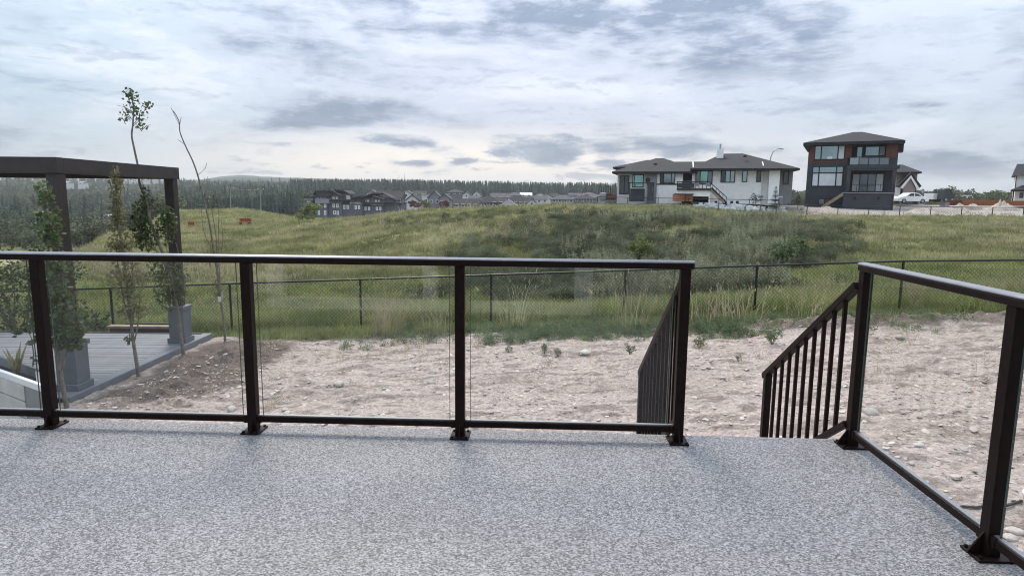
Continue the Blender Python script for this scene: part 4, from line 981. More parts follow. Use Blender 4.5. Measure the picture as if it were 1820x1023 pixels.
# --- long white bungalow
Y = 74.; plot(1240, Y, 15)
a = hat(1240, 356, Y); t = thing('white_house', 'long white bungalow with dark hip roofs and a raised back deck, on the hill top', 'house', (a[0], Y, a[2]))
small('wall', t, 'stucco2', lambda b: rect(b, Y, Y+11, 1097, 308, 1150.5, 362)); small('wall', t, 'grey', lambda b: rect(b, Y-.6, Y+11, 1151, 306, 1166.5, 362))
small('wall', t, 'stucco', lambda b: rect(b, Y-.35, Y+11, 1167, 304, 1213, 362)); small('wall', t, 'char', lambda b: rect(b, Y+1.4, Y+10.9, 1213.2, 303, 1229, 360))
small('wall', t, 'stucco', lambda b: rect(b, Y, Y+13, 1229.2, 301, 1353, 362)); small('wall', t, 'stucco', lambda b: rect(b, Y+.5, Y+12, 1353.2, 301, 1366, 362))
small('wall', t, 'stucco', lambda b: rect(b, Y-.5, Y+12, 1366.2, 300, 1385, 362)); small('wall', t, 'grey', lambda b: rect(b, Y+1.0, Y+13, 1385.2, 301, 1408, 362))
x0, z = pr(1088, 305, Y-.9); x1, _ = pr(1240, 305, Y); r0, rz = pr(1160, 281.5, Y+6); r1, _ = pr(1226, 283, Y+6)
hip(t, x0, x1, Y-1.1, Y+12.5, z, pr(1166, 281.5, Y+6)[0], pr(1180, 281.5, Y+6)[0], Y+5.7, rz)
xa, zz = pr(1172, 287.5, Y+5); xb, _ = pr(1262, 287, Y+5); MB().add([(xa, Y-.2, z+.05), (xb, Y-.2, z+.05), (xb, Y+10, z+.05), (xa, Y+10, z+.05), (xa, Y+5, zz), (xb, Y+5, zz)], [(3, 2, 1, 0), (0, 1, 5, 4), (2, 3, 4, 5), (3, 0, 4), (1, 2, 5)]).build('roof', 'roof', t)
x0, z = pr(1227, 299.5, Y-.9); x1, _ = pr(1421, 300, Y-.9); r0, rz = pr(1284, 273, Y+6.5); r1, _ = pr(1320, 272.5, Y+6.5)
hip(t, x0, x1, Y-1.2, Y+14, z, r0, r1, Y+6.5, rz)
x0, z = pr(1090, 297, Y+6); x1, _ = pr(1130, 297, Y+6); hip(t, x0, x1+6, Y+5.5, Y+15, z, x0+4, x1+4, Y+10, z+1.1)
ch = small('chimney', t, 'stucco', lambda b: rect(b, Y+4, Y+5.3, 1274, 265, 1286, 283)); small('flue', ch, 'metal', lambda b: rect(b, Y+4.4, Y+4.8, 1279, 256, 1282, 265))
for px in (1162, 1322): small('roof_vent', t, 'black', lambda b: rect(b, Y+2.2, Y+2.8, px, 290 if px < 1200 else 276, px+5, 294 if px < 1200 else 279))
window(t, Y, 1101, 312, 1118, 345, (1, 1), pane='windark', name='door'); window(t, Y, 1124, 310, 1144, 333, (1, 5), pane='winteal')
window(t, Y-.35, 1173, 304.5, 1200, 326, (1, 2, 1), pane='winteal', panes=['windark', 'win', 'win']); window(t, Y, 1236, 303.5, 1266.5, 328, (1, 1.6, 1), panes=['winmid', 'winteal', 'winmid'], name='patio_door')
window(t, Y, 1281, 301, 1306.5, 324.5, (1, 1, 1), panes=['windark', 'win', 'win']); window(t, Y, 1319, 300, 1328.5, 323.5, pane='win'); window(t, Y, 1344.5, 300, 1353, 323.5, pane='windark')
window(t, Y+1., 1392, 303.5, 1402, 328, pane='windark')
small('trim_band', t, 'black', lambda b: rect(b, Y-.42, Y-.351, 1167, 326.3, 1205, 328.3))
dk_ = small('deck', t, 'stucco', lambda b: rect(b, Y-3.2, Y-.36, 1204, 337.5, 1262, 349)); small('deck_edge', dk_, 'darkwood', lambda b: rect(b, Y-3.4, Y-3.201, 1202.5, 334.5, 1263, 338))
small('under_deck_shade', t, 'char', lambda b: rect(b, Y-.3, Y-.01, 1229.5, 349, 1262, 359)); small('deck_post', t, 'stucco', lambda b: rect(b, Y-3.2, Y-2.9, 1259.5, 349, 1262, 361))  # dark panel paints in the shade beneath the deck
small('door', t, 'black', lambda b: rect(b, Y-.6, Y-.31, 1252, 340, 1260, 356))
rl = small('deck_rail', t, 'black', lambda b: rect(b, Y-3.3, Y-3.22, 1202.5, 322.5, 1263, 324))
for px in (1203, 1213, 1233, 1248, 1262): small('post', rl, 'black', lambda b: rect(b, Y-3.3, Y-3.22, px, 324, px+1.2, 334.5))
small('glass', rl, 'windark', lambda b: rect(b, Y-3.27, Y-3.25, 1203, 325, 1233, 334))
st = small('stairs', t, 'black', lambda b: b.bar(hat(1264, 334, Y-2.6), hat(1291, 361, Y-2.6), 1.0, .22)); small('stringer', st, 'wood', lambda b: b.bar(hat(1262, 337, Y-3.2), hat(1287, 360, Y-3.2), .10, .26))
small('handrail', st, 'black', lambda b: b.bar(hat(1263, 325, Y-3.2), hat(1292, 351, Y-3.2), .07, .08))
for k in range(5): small('baluster', st, 'black', lambda b: b.bar(hat(1267+k*6, 328.5+k*5.4, Y-3.2), hat(1267+k*6, 339+k*5.4, Y-3.2), .04, .04))
small('downspout', t, 'white', lambda b: b.bar(hat(1231.5, 288, Y+2.5), hat(1232.5, 299, Y-.8), .12, .12)); small('downspout', t, 'white', lambda b: b.bar(hat(1355, 288, Y+1.5), hat(1357, 295, Y-.3), .10, .10))
# barbecue and furniture on that deck
def part_thing(name, label, cat, m, fn, loc, group=None):
    o_ = thing(name, label, cat, loc, group=group); small('body', o_, m, fn); return o_
p = hat(1222, 334, Y-2); g_ = thing('covered_grill', 'dark covered barbecue on the back deck of the white bungalow', 'barbecue', p)
small('cover', g_, 'char', lambda b: rect(b, Y-2.4, Y-1.6, 1212, 322, 1230, 334)); small('lid', g_, 'char', lambda b: rect(b, Y-2.3, Y-1.7, 1214, 320, 1228, 321.9))
for px, lab in ((1235, 'left of two light patio chairs on the back deck of the white bungalow'), (1255, 'right of two light patio chairs on the back deck of the white bungalow')):
    c_ = thing('patio_chair', lab, 'chair', hat(px+4, 334.5, Y-2)); small('backrest', c_, 'townwall2', lambda b: rect(b, Y-1.75, Y-1.68, px, 325, px+8, 330)); small('seat', c_, 'townwall2', lambda b: rect(b, Y-2.2, Y-1.7, px, 330, px+8, 331))
    for q in (px, px+6.8): small('leg', c_, 'black', lambda b: rect(b, Y-2.2, Y-2.12, q, 331, q+1.2, 334.6))
# gazebo, hot tub, cedar box, heaps
g_ = thing('gazebo', 'dark gazebo frame with a tied curtain, left end of the white bungalow', 'gazebo', hat(1140, 357, Y-4))
for px in (1118, 1160): small('post', g_, 'black', lambda b: rect(b, Y-4.1, Y-3.95, px, 325, px+1.6, 358))
small('top_rail', g_, 'black', lambda b: rect(b, Y-4.1, Y-3.95, 1116, 324, 1163, 325.4))
b = MB(); n = 10; v = []
for py, hw in ((325.5, 6.5), (331, 4.2), (338, 3.6), (344, 4.2), (352, 6.5), (357, 7)):
    for k in range(n):
        a = 2*PI*k/n; x_, z_ = pr(1155.5+hw*math.cos(a), py, Y-4); v.append((x_, Y-4+.25*math.sin(a), z_))
b.add(v, [(i*n+k, i*n+(k+1) % n, (i+1)*n+(k+1) % n, (i+1)*n+k) for i in range(5) for k in range(n)]).build('curtain', 'char', g_, smooth=True)
b = MB(); c = hat(1151.5, 320, Y-4); b.tube([c+np.array([0, -.08, 0]), c+np.array([0, .08, 0])], .28, 12).build('fan', 'black', g_)
h_ = thing('hot_tub', 'dark square hot tub under the gazebo', 'hot tub', hat(1133, 357, Y-3)); small('shell', h_, 'charlow', lambda b: rect(b, Y-3.2, Y-1.4, 1120, 337, 1144, 358)); small('cover', h_, 'char', lambda b: rect(b, Y-3.25, Y-1.35, 1119.5, 335.2, 1144.5, 336.9))
h_ = thing('cedar_box', 'orange cedar plank box below the deck of the white bungalow', 'planter', hat(1214, 358, Y-4))
for k in range(4): small('plank', h_, 'orange', lambda b: rect(b, Y-4.3, Y-3.4, 1195.5, 345.3+k*3.2, 1216.5, 348.2+k*3.2))
for k in range(4): small('plank', h_, 'orange', lambda b: rect(b, Y-4.1, Y-3.4, 1218.5, 345.3+k*3.2, 1231.5, 348.2+k*3.2))
small('post', h_, 'darkwood', lambda b: rect(b, Y-4.35, Y-3.5, 1216.6, 345, 1218.4, 359)); small('lid', h_, 'char', lambda b: rect(b, Y-4.4, Y-3.3, 1198, 344.0, 1233, 345.2))
b = MB(); g = np.random.default_rng(8); o_ = thing('tarp_pile', 'pale covered pile at the far left end of the hilltop yards', 'pile', hat(1070, 356, Y-2))
rect(b, Y-2, Y-1, 1064, 342, 1078, 357); b.build('cover', 'townwall2', o_, bevel=.3)
o_ = thing('log_stack', 'stack of red-brown firewood right of the pale covered pile', 'firewood', hat(1088, 356, Y-2))
for r_ in range(4):
    for k in range(5-(r_ > 2)*2):
        c = hat(1079.5+k*3.2, 354-r_*3.1, Y-2); MB().tube([c, c+np.array([0, 1.1, 0])], .105, 7).build('log', 'cedar', o_)
g_ = thing('picket_screen', 'row of thin dark pickets standing behind the firewood', 'fence', hat(1080, 345, Y+1))
for k in range(8): small('picket', g_, 'black', lambda b: rect(b, Y+1, Y+1.06, 1064+k*4.1, 329+(k % 3), 1065+k*4.1, 346))
# rock garden in front
g = np.random.default_rng(12); b = None
rk = thing('rock_wall', 'low pale rock retaining wall along the garden of the white bungalow', 'wall', hat(1320, 372, 70))
for k in range(74):
    px = 1236+k*2.2+g.uniform(-1, 1); py = 361+(px-1236)*.06+g.uniform(0, 9); c = hat(px, py, 70.5-.5*(py-361)/10)
    r = g.uniform(.14, .30); bb = MB(); v = [(c[0]+sx*r*g.uniform(.9, 1.5), c[1]+sy*r, c[2]+sz*r*g.uniform(.6, 1)) for sz in (-1, 1) for sx, sy in ((-1, -1), (1, -1), (1, 1), (-1, 1))]
    bb.hexa(v).build('stone', 'gravel', rk, bevel=.05)
tc_ = hat(1377, 369, 69.5); sp = thing('spruce_tree', 'young blue-green spruce in front of the right end of the white bungalow', 'tree', tc_)
MB().tube([tc_, tc_+np.array([0, 0, 2.3])], [.05, .01], 5).build('trunk', 'twig', sp); b = MB(); hS = 2.35
for k in range(16):
    z = .12+hS*.93*k/16; r = .82*(1-k/16.5)
    for q in range(9):
        a = 2*PI*q/9+k*.5; rr = r*g.uniform(.75, 1.15); ca, sa = math.cos(a), math.sin(a); wv = .09+.05*rr
        b.add([tc_+np.array([0, 0, z+.08]), tc_+np.array([ca*rr*.7-sa*wv, sa*rr*.7+ca*wv, z-.02]), tc_+np.array([ca*rr, sa*rr, z+.02]), tc_+np.array([ca*rr*.7+sa*wv, sa*rr*.7-ca*wv, z-.02])], [(0, 1, 2, 3)])
b.build('crown', 'spruce', sp)
FRAME = None
bush(1343, 352, 70.5, .75, .55, 300, 'round grey-green shrub left of the young spruce', 'shrub', .14, 31); bush(1426, 360, 73, .7, .45, 200, 'dark low shrub between the white bungalow and the charcoal house', 'leafdark', .14, 33); bush(1436-17, 352, 74, .25, .7, 120, 'narrow dark young conifer beside the charcoal house', 'spruce', .12, 34)
plot(1240, 74., 15)
for k, (px, lab) in enumerate(((1324, 'leftmost of three small cone shrubs by the rock wall'), (1351, 'middle one of three small cone shrubs by the rock wall'), (1361, 'rightmost of three small cone shrubs by the rock wall'))):
    c = hat(px, 376, 69); s_ = thing('cone_shrub', lab, 'shrub', c, group='small cone shrubs by the rock wall'); b = MB()
    for j in range(6): leaf_quads(b, c+np.array([0, 0, .1+j*.09]), (.19-.027*j, .19-.027*j, .07), 24, .08, g, up=0)
    b.build('foliage', 'spruce', s_)
for k, (px, lab) in enumerate(((1256, 'dark garden chair at the left of the fire pit table behind the rock wall'), (1270, 'second dark garden chair left of the fire pit table'), (1298, 'dark garden chair just right of the fire pit table'), (1308, 'dark garden chair at the far right of the fire pit table'))):
    c_ = thing('garden_chair', lab, 'chair', hat(px+3, 366, 71)); small('backrest', c_, 'black', lambda b: rect(b, 71.3, 71.36, px, 357, px+5, 361.5)); small('seat', c_, 'black', lambda b: rect(b, 70.9, 71.3, px, 361.5, px+5, 362.3))
    for q in (px, px+4.2): small('leg', c_, 'black', lambda b: rect(b, 70.9, 70.96, q, 362.3, q+.8, 366.3))
o_ = thing('fire_table', 'dark low table among the garden chairs behind the rock wall', 'table', hat(1282, 366, 71)); small('top', o_, 'black', lambda b: rect(b, 70.6, 71.5, 1276, 361, 1290, 362.4)); small('base', o_, 'charlow', lambda b: rect(b, 70.8, 71.3, 1278, 362.4, 1288, 366.4))
o_ = thing('utility_box', 'small pale box standing at the right end of the rock garden', 'utility box', hat(1387, 359, 71)); small('body', o_, 'townwall2', lambda b: rect(b, 71, 71.5, 1384.5, 350, 1391, 361)); small('lid', o_, 'white', lambda b: rect(b, 70.97, 71.53, 1384.2, 348.9, 1391.3, 350))
# street lamp behind
FRAME = None
o_ = thing('street_lamp', 'tall curved-arm street lamp behind the white bungalow', 'street lamp', hat(1367, 320, 100))
pts = [hat(1367.5, 330, 100), hat(1368.5, 290, 100), hat(1370, 279, 100), hat(1374, 270, 100), hat(1379, 265.5, 100), hat(1386, 263.8, 100)]
MB().tube(pts, [.11, .09, .08, .07, .06, .05], 6).build('pole', 'metal', o_, smooth=True); small('lamp_head', o_, 'metal', lambda b: b.bar(hat(1385, 264, 100), hat(1392, 265, 100), .22, .12))

# --- tall charcoal house
Y = 80.; plot(1520, Y, 27)
t = thing('charcoal_house', 'tall charcoal three-level house with red-brown upper panels and covered patio', 'house', hat(1520, 370, Y))
small('wall', t, 'char', lambda b: rect(b, Y, Y+11, 1434, 254, 1504.5, 372)); small('wall', t, 'char', lambda b: rect(b, Y+1.6, Y+11, 1504.7, 254, 1594, 347)); small('wall', t, 'char', lambda b: rect(b, Y+.01, Y+11, 1576, 255, 1595.5, 294))
small('base_wall', t, 'charlow', lambda b: rect(b, Y-.12, Y-.001, 1430.5, 347, 1500, 374))
for x0, x1, y1 in ((1438.5, 1447, 290), (1503, 1514, 281), (1575, 1594.5, 281)): small('siding_panel', t, 'cedar', lambda b: rect(b, Y-.07, Y-.002, x0, 257, x1, y1))
small('siding_panel', t, 'cedar', lambda b: rect(b, Y-.07, Y-.002, 1447.2, 285.5, 1502.8, 288))
x0, z = pr(1428, 254, Y-.8); x1, _ = pr(1609, 250, Y-.8); r0, rz = pr(1517, 234.5, Y+5); r1, _ = pr(1532, 234.5, Y+5)
hip(t, x0, x1, Y-1, Y+12, z, r0, r1, Y+5.2, rz, fascia=.35)
window(t, Y, 1447, 258, 1502.5, 284.5, (1, 2.3, 1), panes=['win', 'win', 'blind'], fw=.14)
small('note', t, 'white', lambda b: rect(b, Y-.06, Y-.031, 1470, 278.5, 1479, 284))
window(t, Y, 1442.5, 295, 1499, 332, (1, 2.4, 1), (1, 2), panes=['win', 'win', 'win', 'blind', 'blind', 'blind'], fw=.14)
window(t, Y+1.6, 1522, 260, 1533, 289, pane='win', name='balcony_door'); window(t, Y+1.6, 1537, 259, 1574.5, 278, (2.2, 1), panes=['win', 'blind'], fw=.12)
window(t, Y+1.6, 1513.5, 308, 1571, 341, (1, 1, 1, 1), panes=['blind', 'winmid', 'winmid', 'blind'], fw=.10, name='patio_door')
bl_ = small('balcony', t, 'charlow', lambda b: rect(b, Y-1.6, Y+1.59, 1505.5, 293.5, 1600, 299)); 
for x0, x1 in ((1511, 1526), (1527, 1543), (1544.5, 1562), (1563.5, 1580)): small('glass_panel', bl_, 'win' if x0 < 1520 else 'winmid', lambda b: rect(b, Y-1.55, Y-1.52, x0, 280.5, x1, 292.5))
for px in (1509.5, 1526, 1543.2, 1562.2, 1580.2): small('post', bl_, 'black', lambda b: rect(b, Y-1.6, Y-1.5, px, 279.5, px+1.3, 293.5))
small('top_rail', bl_, 'black', lambda b: rect(b, Y-1.62, Y-1.48, 1509.5, 278.3, 1581.5, 279.5))
for x0, x1 in ((1504, 1511), (1585, 1591)): small('column', t, 'char', lambda b: rect(b, Y-1.5, Y-.9, x0, 303, x1, 343))
small('header_beam', t, 'char', lambda b: rect(b, Y-1.52, Y-.8, 1504, 299.1, 1592, 303))
pb = small('patio_base', t, 'char', lambda b: rect(b, Y-2.4, Y+1.59, 1498, 343.5, 1588, 373)); small('patio_edge', pb, 'townwall2', lambda b: rect(b, Y-2.5, Y-2.401, 1497, 342.2, 1588.5, 343.8))
for px in (1517, 1559.5): small('wall_light', pb, 'black', lambda b: rect(b, Y-2.5, Y-2.402, px, 349.5, px+4, 354))
pr_ = small('patio_rail', t, 'black', lambda b: rect(b, Y-2.4, Y-2.34, 1504, 327.3, 1591, 328.3))
for px in (1504, 1522, 1564, 1576, 1590): small('post', pr_, 'black', lambda b: rect(b, Y-2.4, Y-2.34, px, 328.3, px+.9, 342.2))
small('bottom_rail', pr_, 'black', lambda b: rect(b, Y-2.4, Y-2.34, 1504, 340.4, 1591, 341.2))
st = small('outside_stairs', t, 'charlow', lambda b: b.bar(hat(1499, 344, Y-1.6), hat(1466, 368, Y-1.6), 1.1, .3)); small('stringer', st, 'wood', lambda b: b.bar(hat(1500, 343.5, Y-2.3), hat(1461, 368.5, Y-2.3), .09, .36))
window(t, Y-.12, 1454, 352, 1477, 364, (1, 1), panes=['win', 'cedar'], fw=.12)
small('eave_return', t, 'black', lambda b: rect(b, Y+1, Y+3, 1596.5, 251, 1606.5, 270)); small('downspout', t, 'black', lambda b: rect(b, Y-2.45, Y-2.38, 1585.5, 328, 1587.5, 372))
# --- tan garage behind it
Y = 92.; plot(1616, Y, 22)
t = thing('tan_house', 'tan house with steep gabled garage just right of the charcoal house', 'house', hat(1615, 352, Y))
xl, zl = pr(1601, 332, Y); xr, zr = pr(1632, 334, Y); xm, zm = pr(1618.5, 311, Y); zb = pr(1616, 354, Y)[1]
MB().prism([(xl+.35, zb), (xr-.35, zb), (xr-.35, zr-.1), (xm, zm-.25), (xl+.35, zl-.1)], Y, Y+8).build('wall', 'tan', t)
MB().prism([(xl-.1, zl), (xm, zm), (xm, zm+.35), (xl-.35, zl+.25)], Y-.3, Y+8.3).build('roof', 'roof', t); MB().prism([(xm, zm), (xr+.1, zr), (xr+.35, zr+.25), (xm, zm+.35)], Y-.3, Y+8.3).build('roof', 'roof', t)
MB().prism([(xl-.1, zl-.05), (xm, zm-.05), (xm, zm-.42), (xl+.15, zl-.30)], Y-.42, Y-.301).build('trim', 'white', t); MB().prism([(xm, zm-.05), (xr+.1, zr-.05), (xr-.15, zr-.30), (xm, zm-.42)], Y-.42, Y-.301).build('trim', 'white', t)
small('wall', t, 'tan', lambda b: rect(b, Y+2, Y+10, 1592, 304, 1629, 352)); small('wall', t, 'white', lambda b: rect(b, Y+.3, Y+3, 1590, 333, 1600, 352))
x0, z = pr(1588, 306, Y+2); x1, _ = pr(1636, 306, Y+2); r0, rz = pr(1598, 292.5, Y+6); r1, _ = pr(1604, 292.5, Y+6); hip(t, x0, x1, Y+1, Y+11, z, r0, r1, Y+6, rz)
for px in (1601.8, 1626.5): small('corner_trim', t, 'black', lambda b: rect(b, Y-.06, Y-.001, px, 335, px+1.6, 353))
# --- white house at the right edge
Y = 86.; plot(1810, Y, 36)
t = thing('white_house', 'white two-storey house with dark roofs cut off by the right edge', 'house', hat(1812, 356, Y))
small('wall', t, 'white', lambda b: rect(b, Y+.8, Y+9, 1806, 311, 1880, 336)); small('wall', t, 'white', lambda b: rect(b, Y+.4, Y+9, 1803.5, 338, 1880, 357))
x0, z = pr(1802, 312, Y+.3); x1, _ = pr(1900, 312, Y+.3); xa, zz = pr(1808, 291, Y+4)
MB().add([(x0, Y, z), (x1, Y, z), (x1, Y+10, z), (x0, Y+10, z), (xa, Y+4.5, zz), (x1, Y+4.5, zz)], [(3, 2, 1, 0), (0, 1, 5, 4), (2, 3, 4, 5), (3, 0, 4), (1, 2, 5)]).build('roof', 'roof', t)
x0, z = pr(1797, 339, Y-1); hip(t, x0, x1, Y-1.4, Y+.79, z+.15, x0+1.2, x1, Y+.5, z+.75, fascia=.25); small('porch_post', t, 'black', lambda b: rect(b, Y-1.2, Y-1.0, 1799.5, 339.5, 1802, 357)); small('corner_trim', t, 'black', lambda b: rect(b, Y+.72, Y+.799, 1804.5, 313, 1806, 336))
small('window', t, 'windark', lambda b: rect(b, Y+.34, Y+.399, 1812, 342, 1819, 352))

FRAME = None
# --- building lot between: fence, car, trucks, mounds
fence_posts([(px, 349.5+(px-1060)*.020, 69.3) for px in range(1062, 1400, 54)], 'thin black fence along the garden of the white bungalow', 'garden_fence', rad=.04, rail=.03)
fence_posts([(px, 364.5+(px-1434)*.0115, 62.7) for px in range(1380, 1900, 55)], 'thin black fence along the bare building lots at upper right', 'lot_fence', rad=.04, rail=.03, per=.30, wire=.012)
def car(px0, px1, pyb, Y, label, m, hgt, prof, glassm, name='parked_car', group=None):
    a, b_ = at(px0, pyb, Y), at(px1, pyb, Y); L_ = b_[0]-a[0]; z0 = min(a[2], b_[2]); wd = 1.8
    t = thing(name, label, 'car' if name == 'parked_car' else 'truck', ((a[0]+b_[0])/2, Y, z0))
    X_ = lambda u: a[0]+u*L_
    MB().prism([(X_(u), z0+v*hgt) for u, v in prof], Y-wd/2, Y+wd/2).build('body', m, t, bevel=.06)
    for poly in glassm: MB().prism([(X_(u), z0+v*hgt) for u, v in poly], Y-wd/2-.012, Y+wd/2+.012).build('window', 'windark', t)
    for u in (.19, .80):
        for s in (-1, 1):
            c = np.array([X_(u), Y+s*(wd/2-.09), z0+.31]); w_ = MB().tube([c-np.array([0, .11, 0]), c+np.array([0, .11, 0])], .31, 14).build('wheel', 'tyre', t); MB().tube([c+np.array([0, s*.111, 0]), c+np.array([0, s*.125, 0])], .2, 10).build('rim', 'metal', w_)
    return t
SED = [(.0, .30), (.02, .50), (.12, .62), (.24, .68), (.38, .97), (.52, 1.0), (.66, .92), (.80, .66), (.97, .58), (1.0, .40), (1.0, .18), (.0, .18)]
car(1589, 1643, 361, 88, 'white sedan parked on the bare lot beside the charcoal house', 'carpaint', 1.45, SED, [[(.29, .68), (.40, .92), (.50, .93), (.50, .68)], [(.53, .68), (.53, .93), (.64, .87), (.74, .68)]])
VAN = [(.0, .15), (.0, .95), (.06, 1.0), (.70, 1.0), (.80, .62), (.98, .52), (1.0, .15)]
car(1671, 1689, 358, 105, 'dark van with white front parked on the building lot', 'charlow', 2.0, VAN, [[(.55, .62), (.55, .92), (.68, .92), (.77, .62)]], 'parked_van')
t = thing('cargo_trailer', 'pale square cargo trailer left of the dark van', 'trailer', at(1665, 357, 106)); small('box', t, 'townwhite', lambda b: rect(b, 106, 108.5, 1659, 344, 1670, 354.5), bevel=.05)
for px in (1661, 1666.5):
    c = at(px+1, 355.5, 106.2); MB().tube([c, c+np.array([0, .2, 0])], .33, 12).build('wheel', 'tyre', t)
small('hitch', t, 'black', lambda b: rect(b, 106.8, 107.0, 1655, 354, 1659, 355))
car(1648, 1660, 357.5, 108, 'dark car parked left of the pale cargo trailer', 'charlow', 1.5, SED, [[(.29, .68), (.40, .92), (.64, .87), (.74, .68)]])
def heap(px0, px1, pyb, pyt, Y, label, seed, m='mound', name='soil_heap'):
    g = np.random.default_rng(seed); a, b_, tp = at(px0, pyb, Y), at(px1, pyb, Y), at((px0+px1)/2, pyt, Y); r = (b_[0]-a[0])/2; c = (a+b_)/2; h = tp[2]-c[2]
    n, mm = 26, 10; v = [(c[0], c[1], c[2]+h)]
    for i in range(1, mm+1):
        for k in range(n):
            ph = 2*PI*k/n; q = r*i/mm*(1+.12*math.sin(3*ph+seed)); v.append((c[0]+q*math.cos(ph), c[1]+q*.8*math.sin(ph), c[2]+h*(.5+.5*math.cos(PI*min(1, i/mm)**.9))*(1+.25*g.normal()*(i < mm))*1.-(i == mm)*.25))
    f = [(0, 1+k, 1+(k+1) % n) for k in range(n)]+[(1+i*n+k, 1+(i+1)*n+k, 1+(i+1)*n+(k+1) % n, 1+i*n+(k+1) % n) for i in range(mm-1) for k in range(n)]
    return tag(MB().add(v, f).build(name, m, smooth=True), label, 'heap')
heap(1750, 1808, 371, 360.5, 78, 'large smooth sandy soil heap in front of the orange fence', 3); heap(1694, 1716, 367, 362, 80, 'small soil heap left of the large sandy heap', 4); heap(1714, 1745, 368, 362.5, 79, 'rough middle-sized soil heap beside the large sandy heap', 5)
heap(1440, 1500, 374, 368, 76, 'pale low soil heap at the foot of the charcoal house', 6); heap(1604, 1668, 378, 370, 70, 'long low gravel heap behind the lot fence, in front of the white sedan', 8); heap(1672, 1745, 381, 371, 69, 'long low soil heap behind the lot fence, middle of the bare lot', 9)
t = thing('grey_crate', 'pale grey crate left of the soil heaps on the building lot', 'crate', at(1683, 366, 82)); small('body', t, 'townwall2', lambda b: rect(b, 82, 83, 1679.5, 360.5, 1687.5, 367)); small('lid', t, 'grey', lambda b: rect(b, 81.95, 83.05, 1679.2, 359.7, 1687.8, 360.5))
for (a_, b_, Y, m, lab) in ((1712, 1836, 96, 'orangef', 'long stained orange board fence at the back of the building lot'), (1686, 1711, 97, 'cedar', 'short dark red-brown board fence left of the orange fence')):
    t = thing('board_fence', lab, 'fence', at((a_+b_)/2, 367, Y)); n = int((b_-a_)/1.9); x0, zt = pr(a_, 355.2, Y); x1, _ = pr(b_, 355.2, Y); zb = pr(a_, 369, Y)[1]-.4; wd = (x1-x0)/n
    pm = MB().box(x0-t.location[0], x0+wd*.93-t.location[0], -.015, .015, zb-t.location[2], zt-t.location[2]).build('board', m, t, org=(0, 0, 0))
    for k in range(1, n):
        c_ = pm.copy(); C.objects.link(c_); c_.location = (k*wd, 0, float(rng.normal(0, .012)))
    MB().box(x0, x1, Y+.02, Y+.07, zb+.4, zb+.5).build('rail', m, t); MB().box(x0, x1, Y+.02, Y+.07, zt-.3, zt-.2).build('rail', m, t)

# ------------------------------------------------------------------ the grey row houses below the hill, and the town behind
def slab(parent, pts, th, Y0, Y1, m, name='roof'):
    P = [pr(px, py, Y0) for px, py in pts]; b = MB()
    for (xa, za), (xb, zb) in zip(P[:-1], P[1:]): b.prism([(xa, za-th), (xb, zb-th), (xb, zb), (xa, za)], Y0, Y1)
    return b.build(name, m, parent)
def unit(Y, label, walls, roofs, wins):
    x0 = min(w_[0] for w_ in walls); x1 = max(w_[2] for w_ in walls); pb = max(w_[3] for w_ in walls)
    t = thing('row_house', label, 'house', at((x0+x1)/2, pb, Y), group='grey row houses below the hill')
    for x0, y0, x1, y1, off, m in walls: small('wall', t, m, lambda b: rect(b, Y+off, Y+12, x0, y0, x1, y1))
    for pts, off in roofs: slab(t, pts, .45, Y+off, Y+13, 'roof')
    for x0, y0, x1, y1, off in wins: window(t, Y+off, x0, y0, x1, y1, (1,), frame='white', pane='windark', fw=.32, prd=.12)
Z6 = lambda l: [(530+a*.1044, 320+b_*.1044) for a, b_ in l]
def zw(off, *l): return [(530+a*.1044, 320+b_*.1044, 530+c*.1044, 320+d*.1044, off) for a, b_, c, d in l]
def zq(a, b_, c, d, off, m): return (530+a*.1044, 320+b_*.1044, 530+c*.1044, 320+d*.1044, off, m)
Y = 245
unit(Y+3, 'narrow grey row house tower at the far left end of the row, below the hill', [zq(95, 345, 250, 700, 0, 'townwall'), zq(95, 285, 250, 345, -.4, 'townwall2')], [(Z6([(90, 283), (255, 283)]), -.8)], zw(0, (150, 355, 180, 415), (188, 355, 215, 415), (150, 458, 180, 520), (188, 458, 215, 520)))
unit(Y, 'grey row house with pale panel under a high flat roof, second from left', [zq(285, 200, 520, 315, 1.5, 'townwall'), zq(285, 318, 520, 395, -.6, 'townwall2'), zq(295, 395, 500, 720, 0, 'townwall')], [(Z6([(255, 240), (290, 178), (540, 178)]), -.5), (Z6([(270, 272), (525, 272)]), .5)], zw(0, (335, 402, 372, 468), (440, 402, 478, 468), (335, 515, 372, 592), (440, 515, 478, 592))+zw(1.5, (315, 284, 350, 310), (375, 284, 410, 310), (432, 284, 468, 310)))
unit(Y+1, 'grey row house with roof sloping down to the right, third in the row', [zq(520, 230, 740, 335, 2, 'townwall'), zq(520, 345, 740, 395, -.5, 'townwall'), zq(520, 395, 742, 720, 0, 'townwall')], [(Z6([(515, 165), (560, 165), (740, 275)]), .5), (Z6([(600, 165), (755, 165), (755, 215)]), 3), (Z6([(515, 340), (742, 345)]), -1)], zw(0, (585, 402, 622, 468), (648, 402, 688, 468), (598, 520, 640, 585), (655, 525, 692, 590))+zw(2, (583, 285, 622, 325), (640, 285, 680, 325)))
unit(Y+2, 'grey row house with butterfly roof and white corner, fourth in the row', [zq(742, 230, 1060, 335, 2.5, 'townwall'), zq(742, 410, 1092, 720, 0, 'townwall'), zq(820, 255, 885, 330, 1.8, 'townwhite')], [(Z6([(745, 185), (760, 170), (900, 245)]), 1), (Z6([(890, 305), (1065, 265)]), .5), (Z6([(742, 338), (1092, 338), (1095, 410)]), -.8)], zw(0, (765, 425, 802, 495), (825, 428, 862, 492), (962, 432, 998, 496), (1020, 430, 1054, 496)))
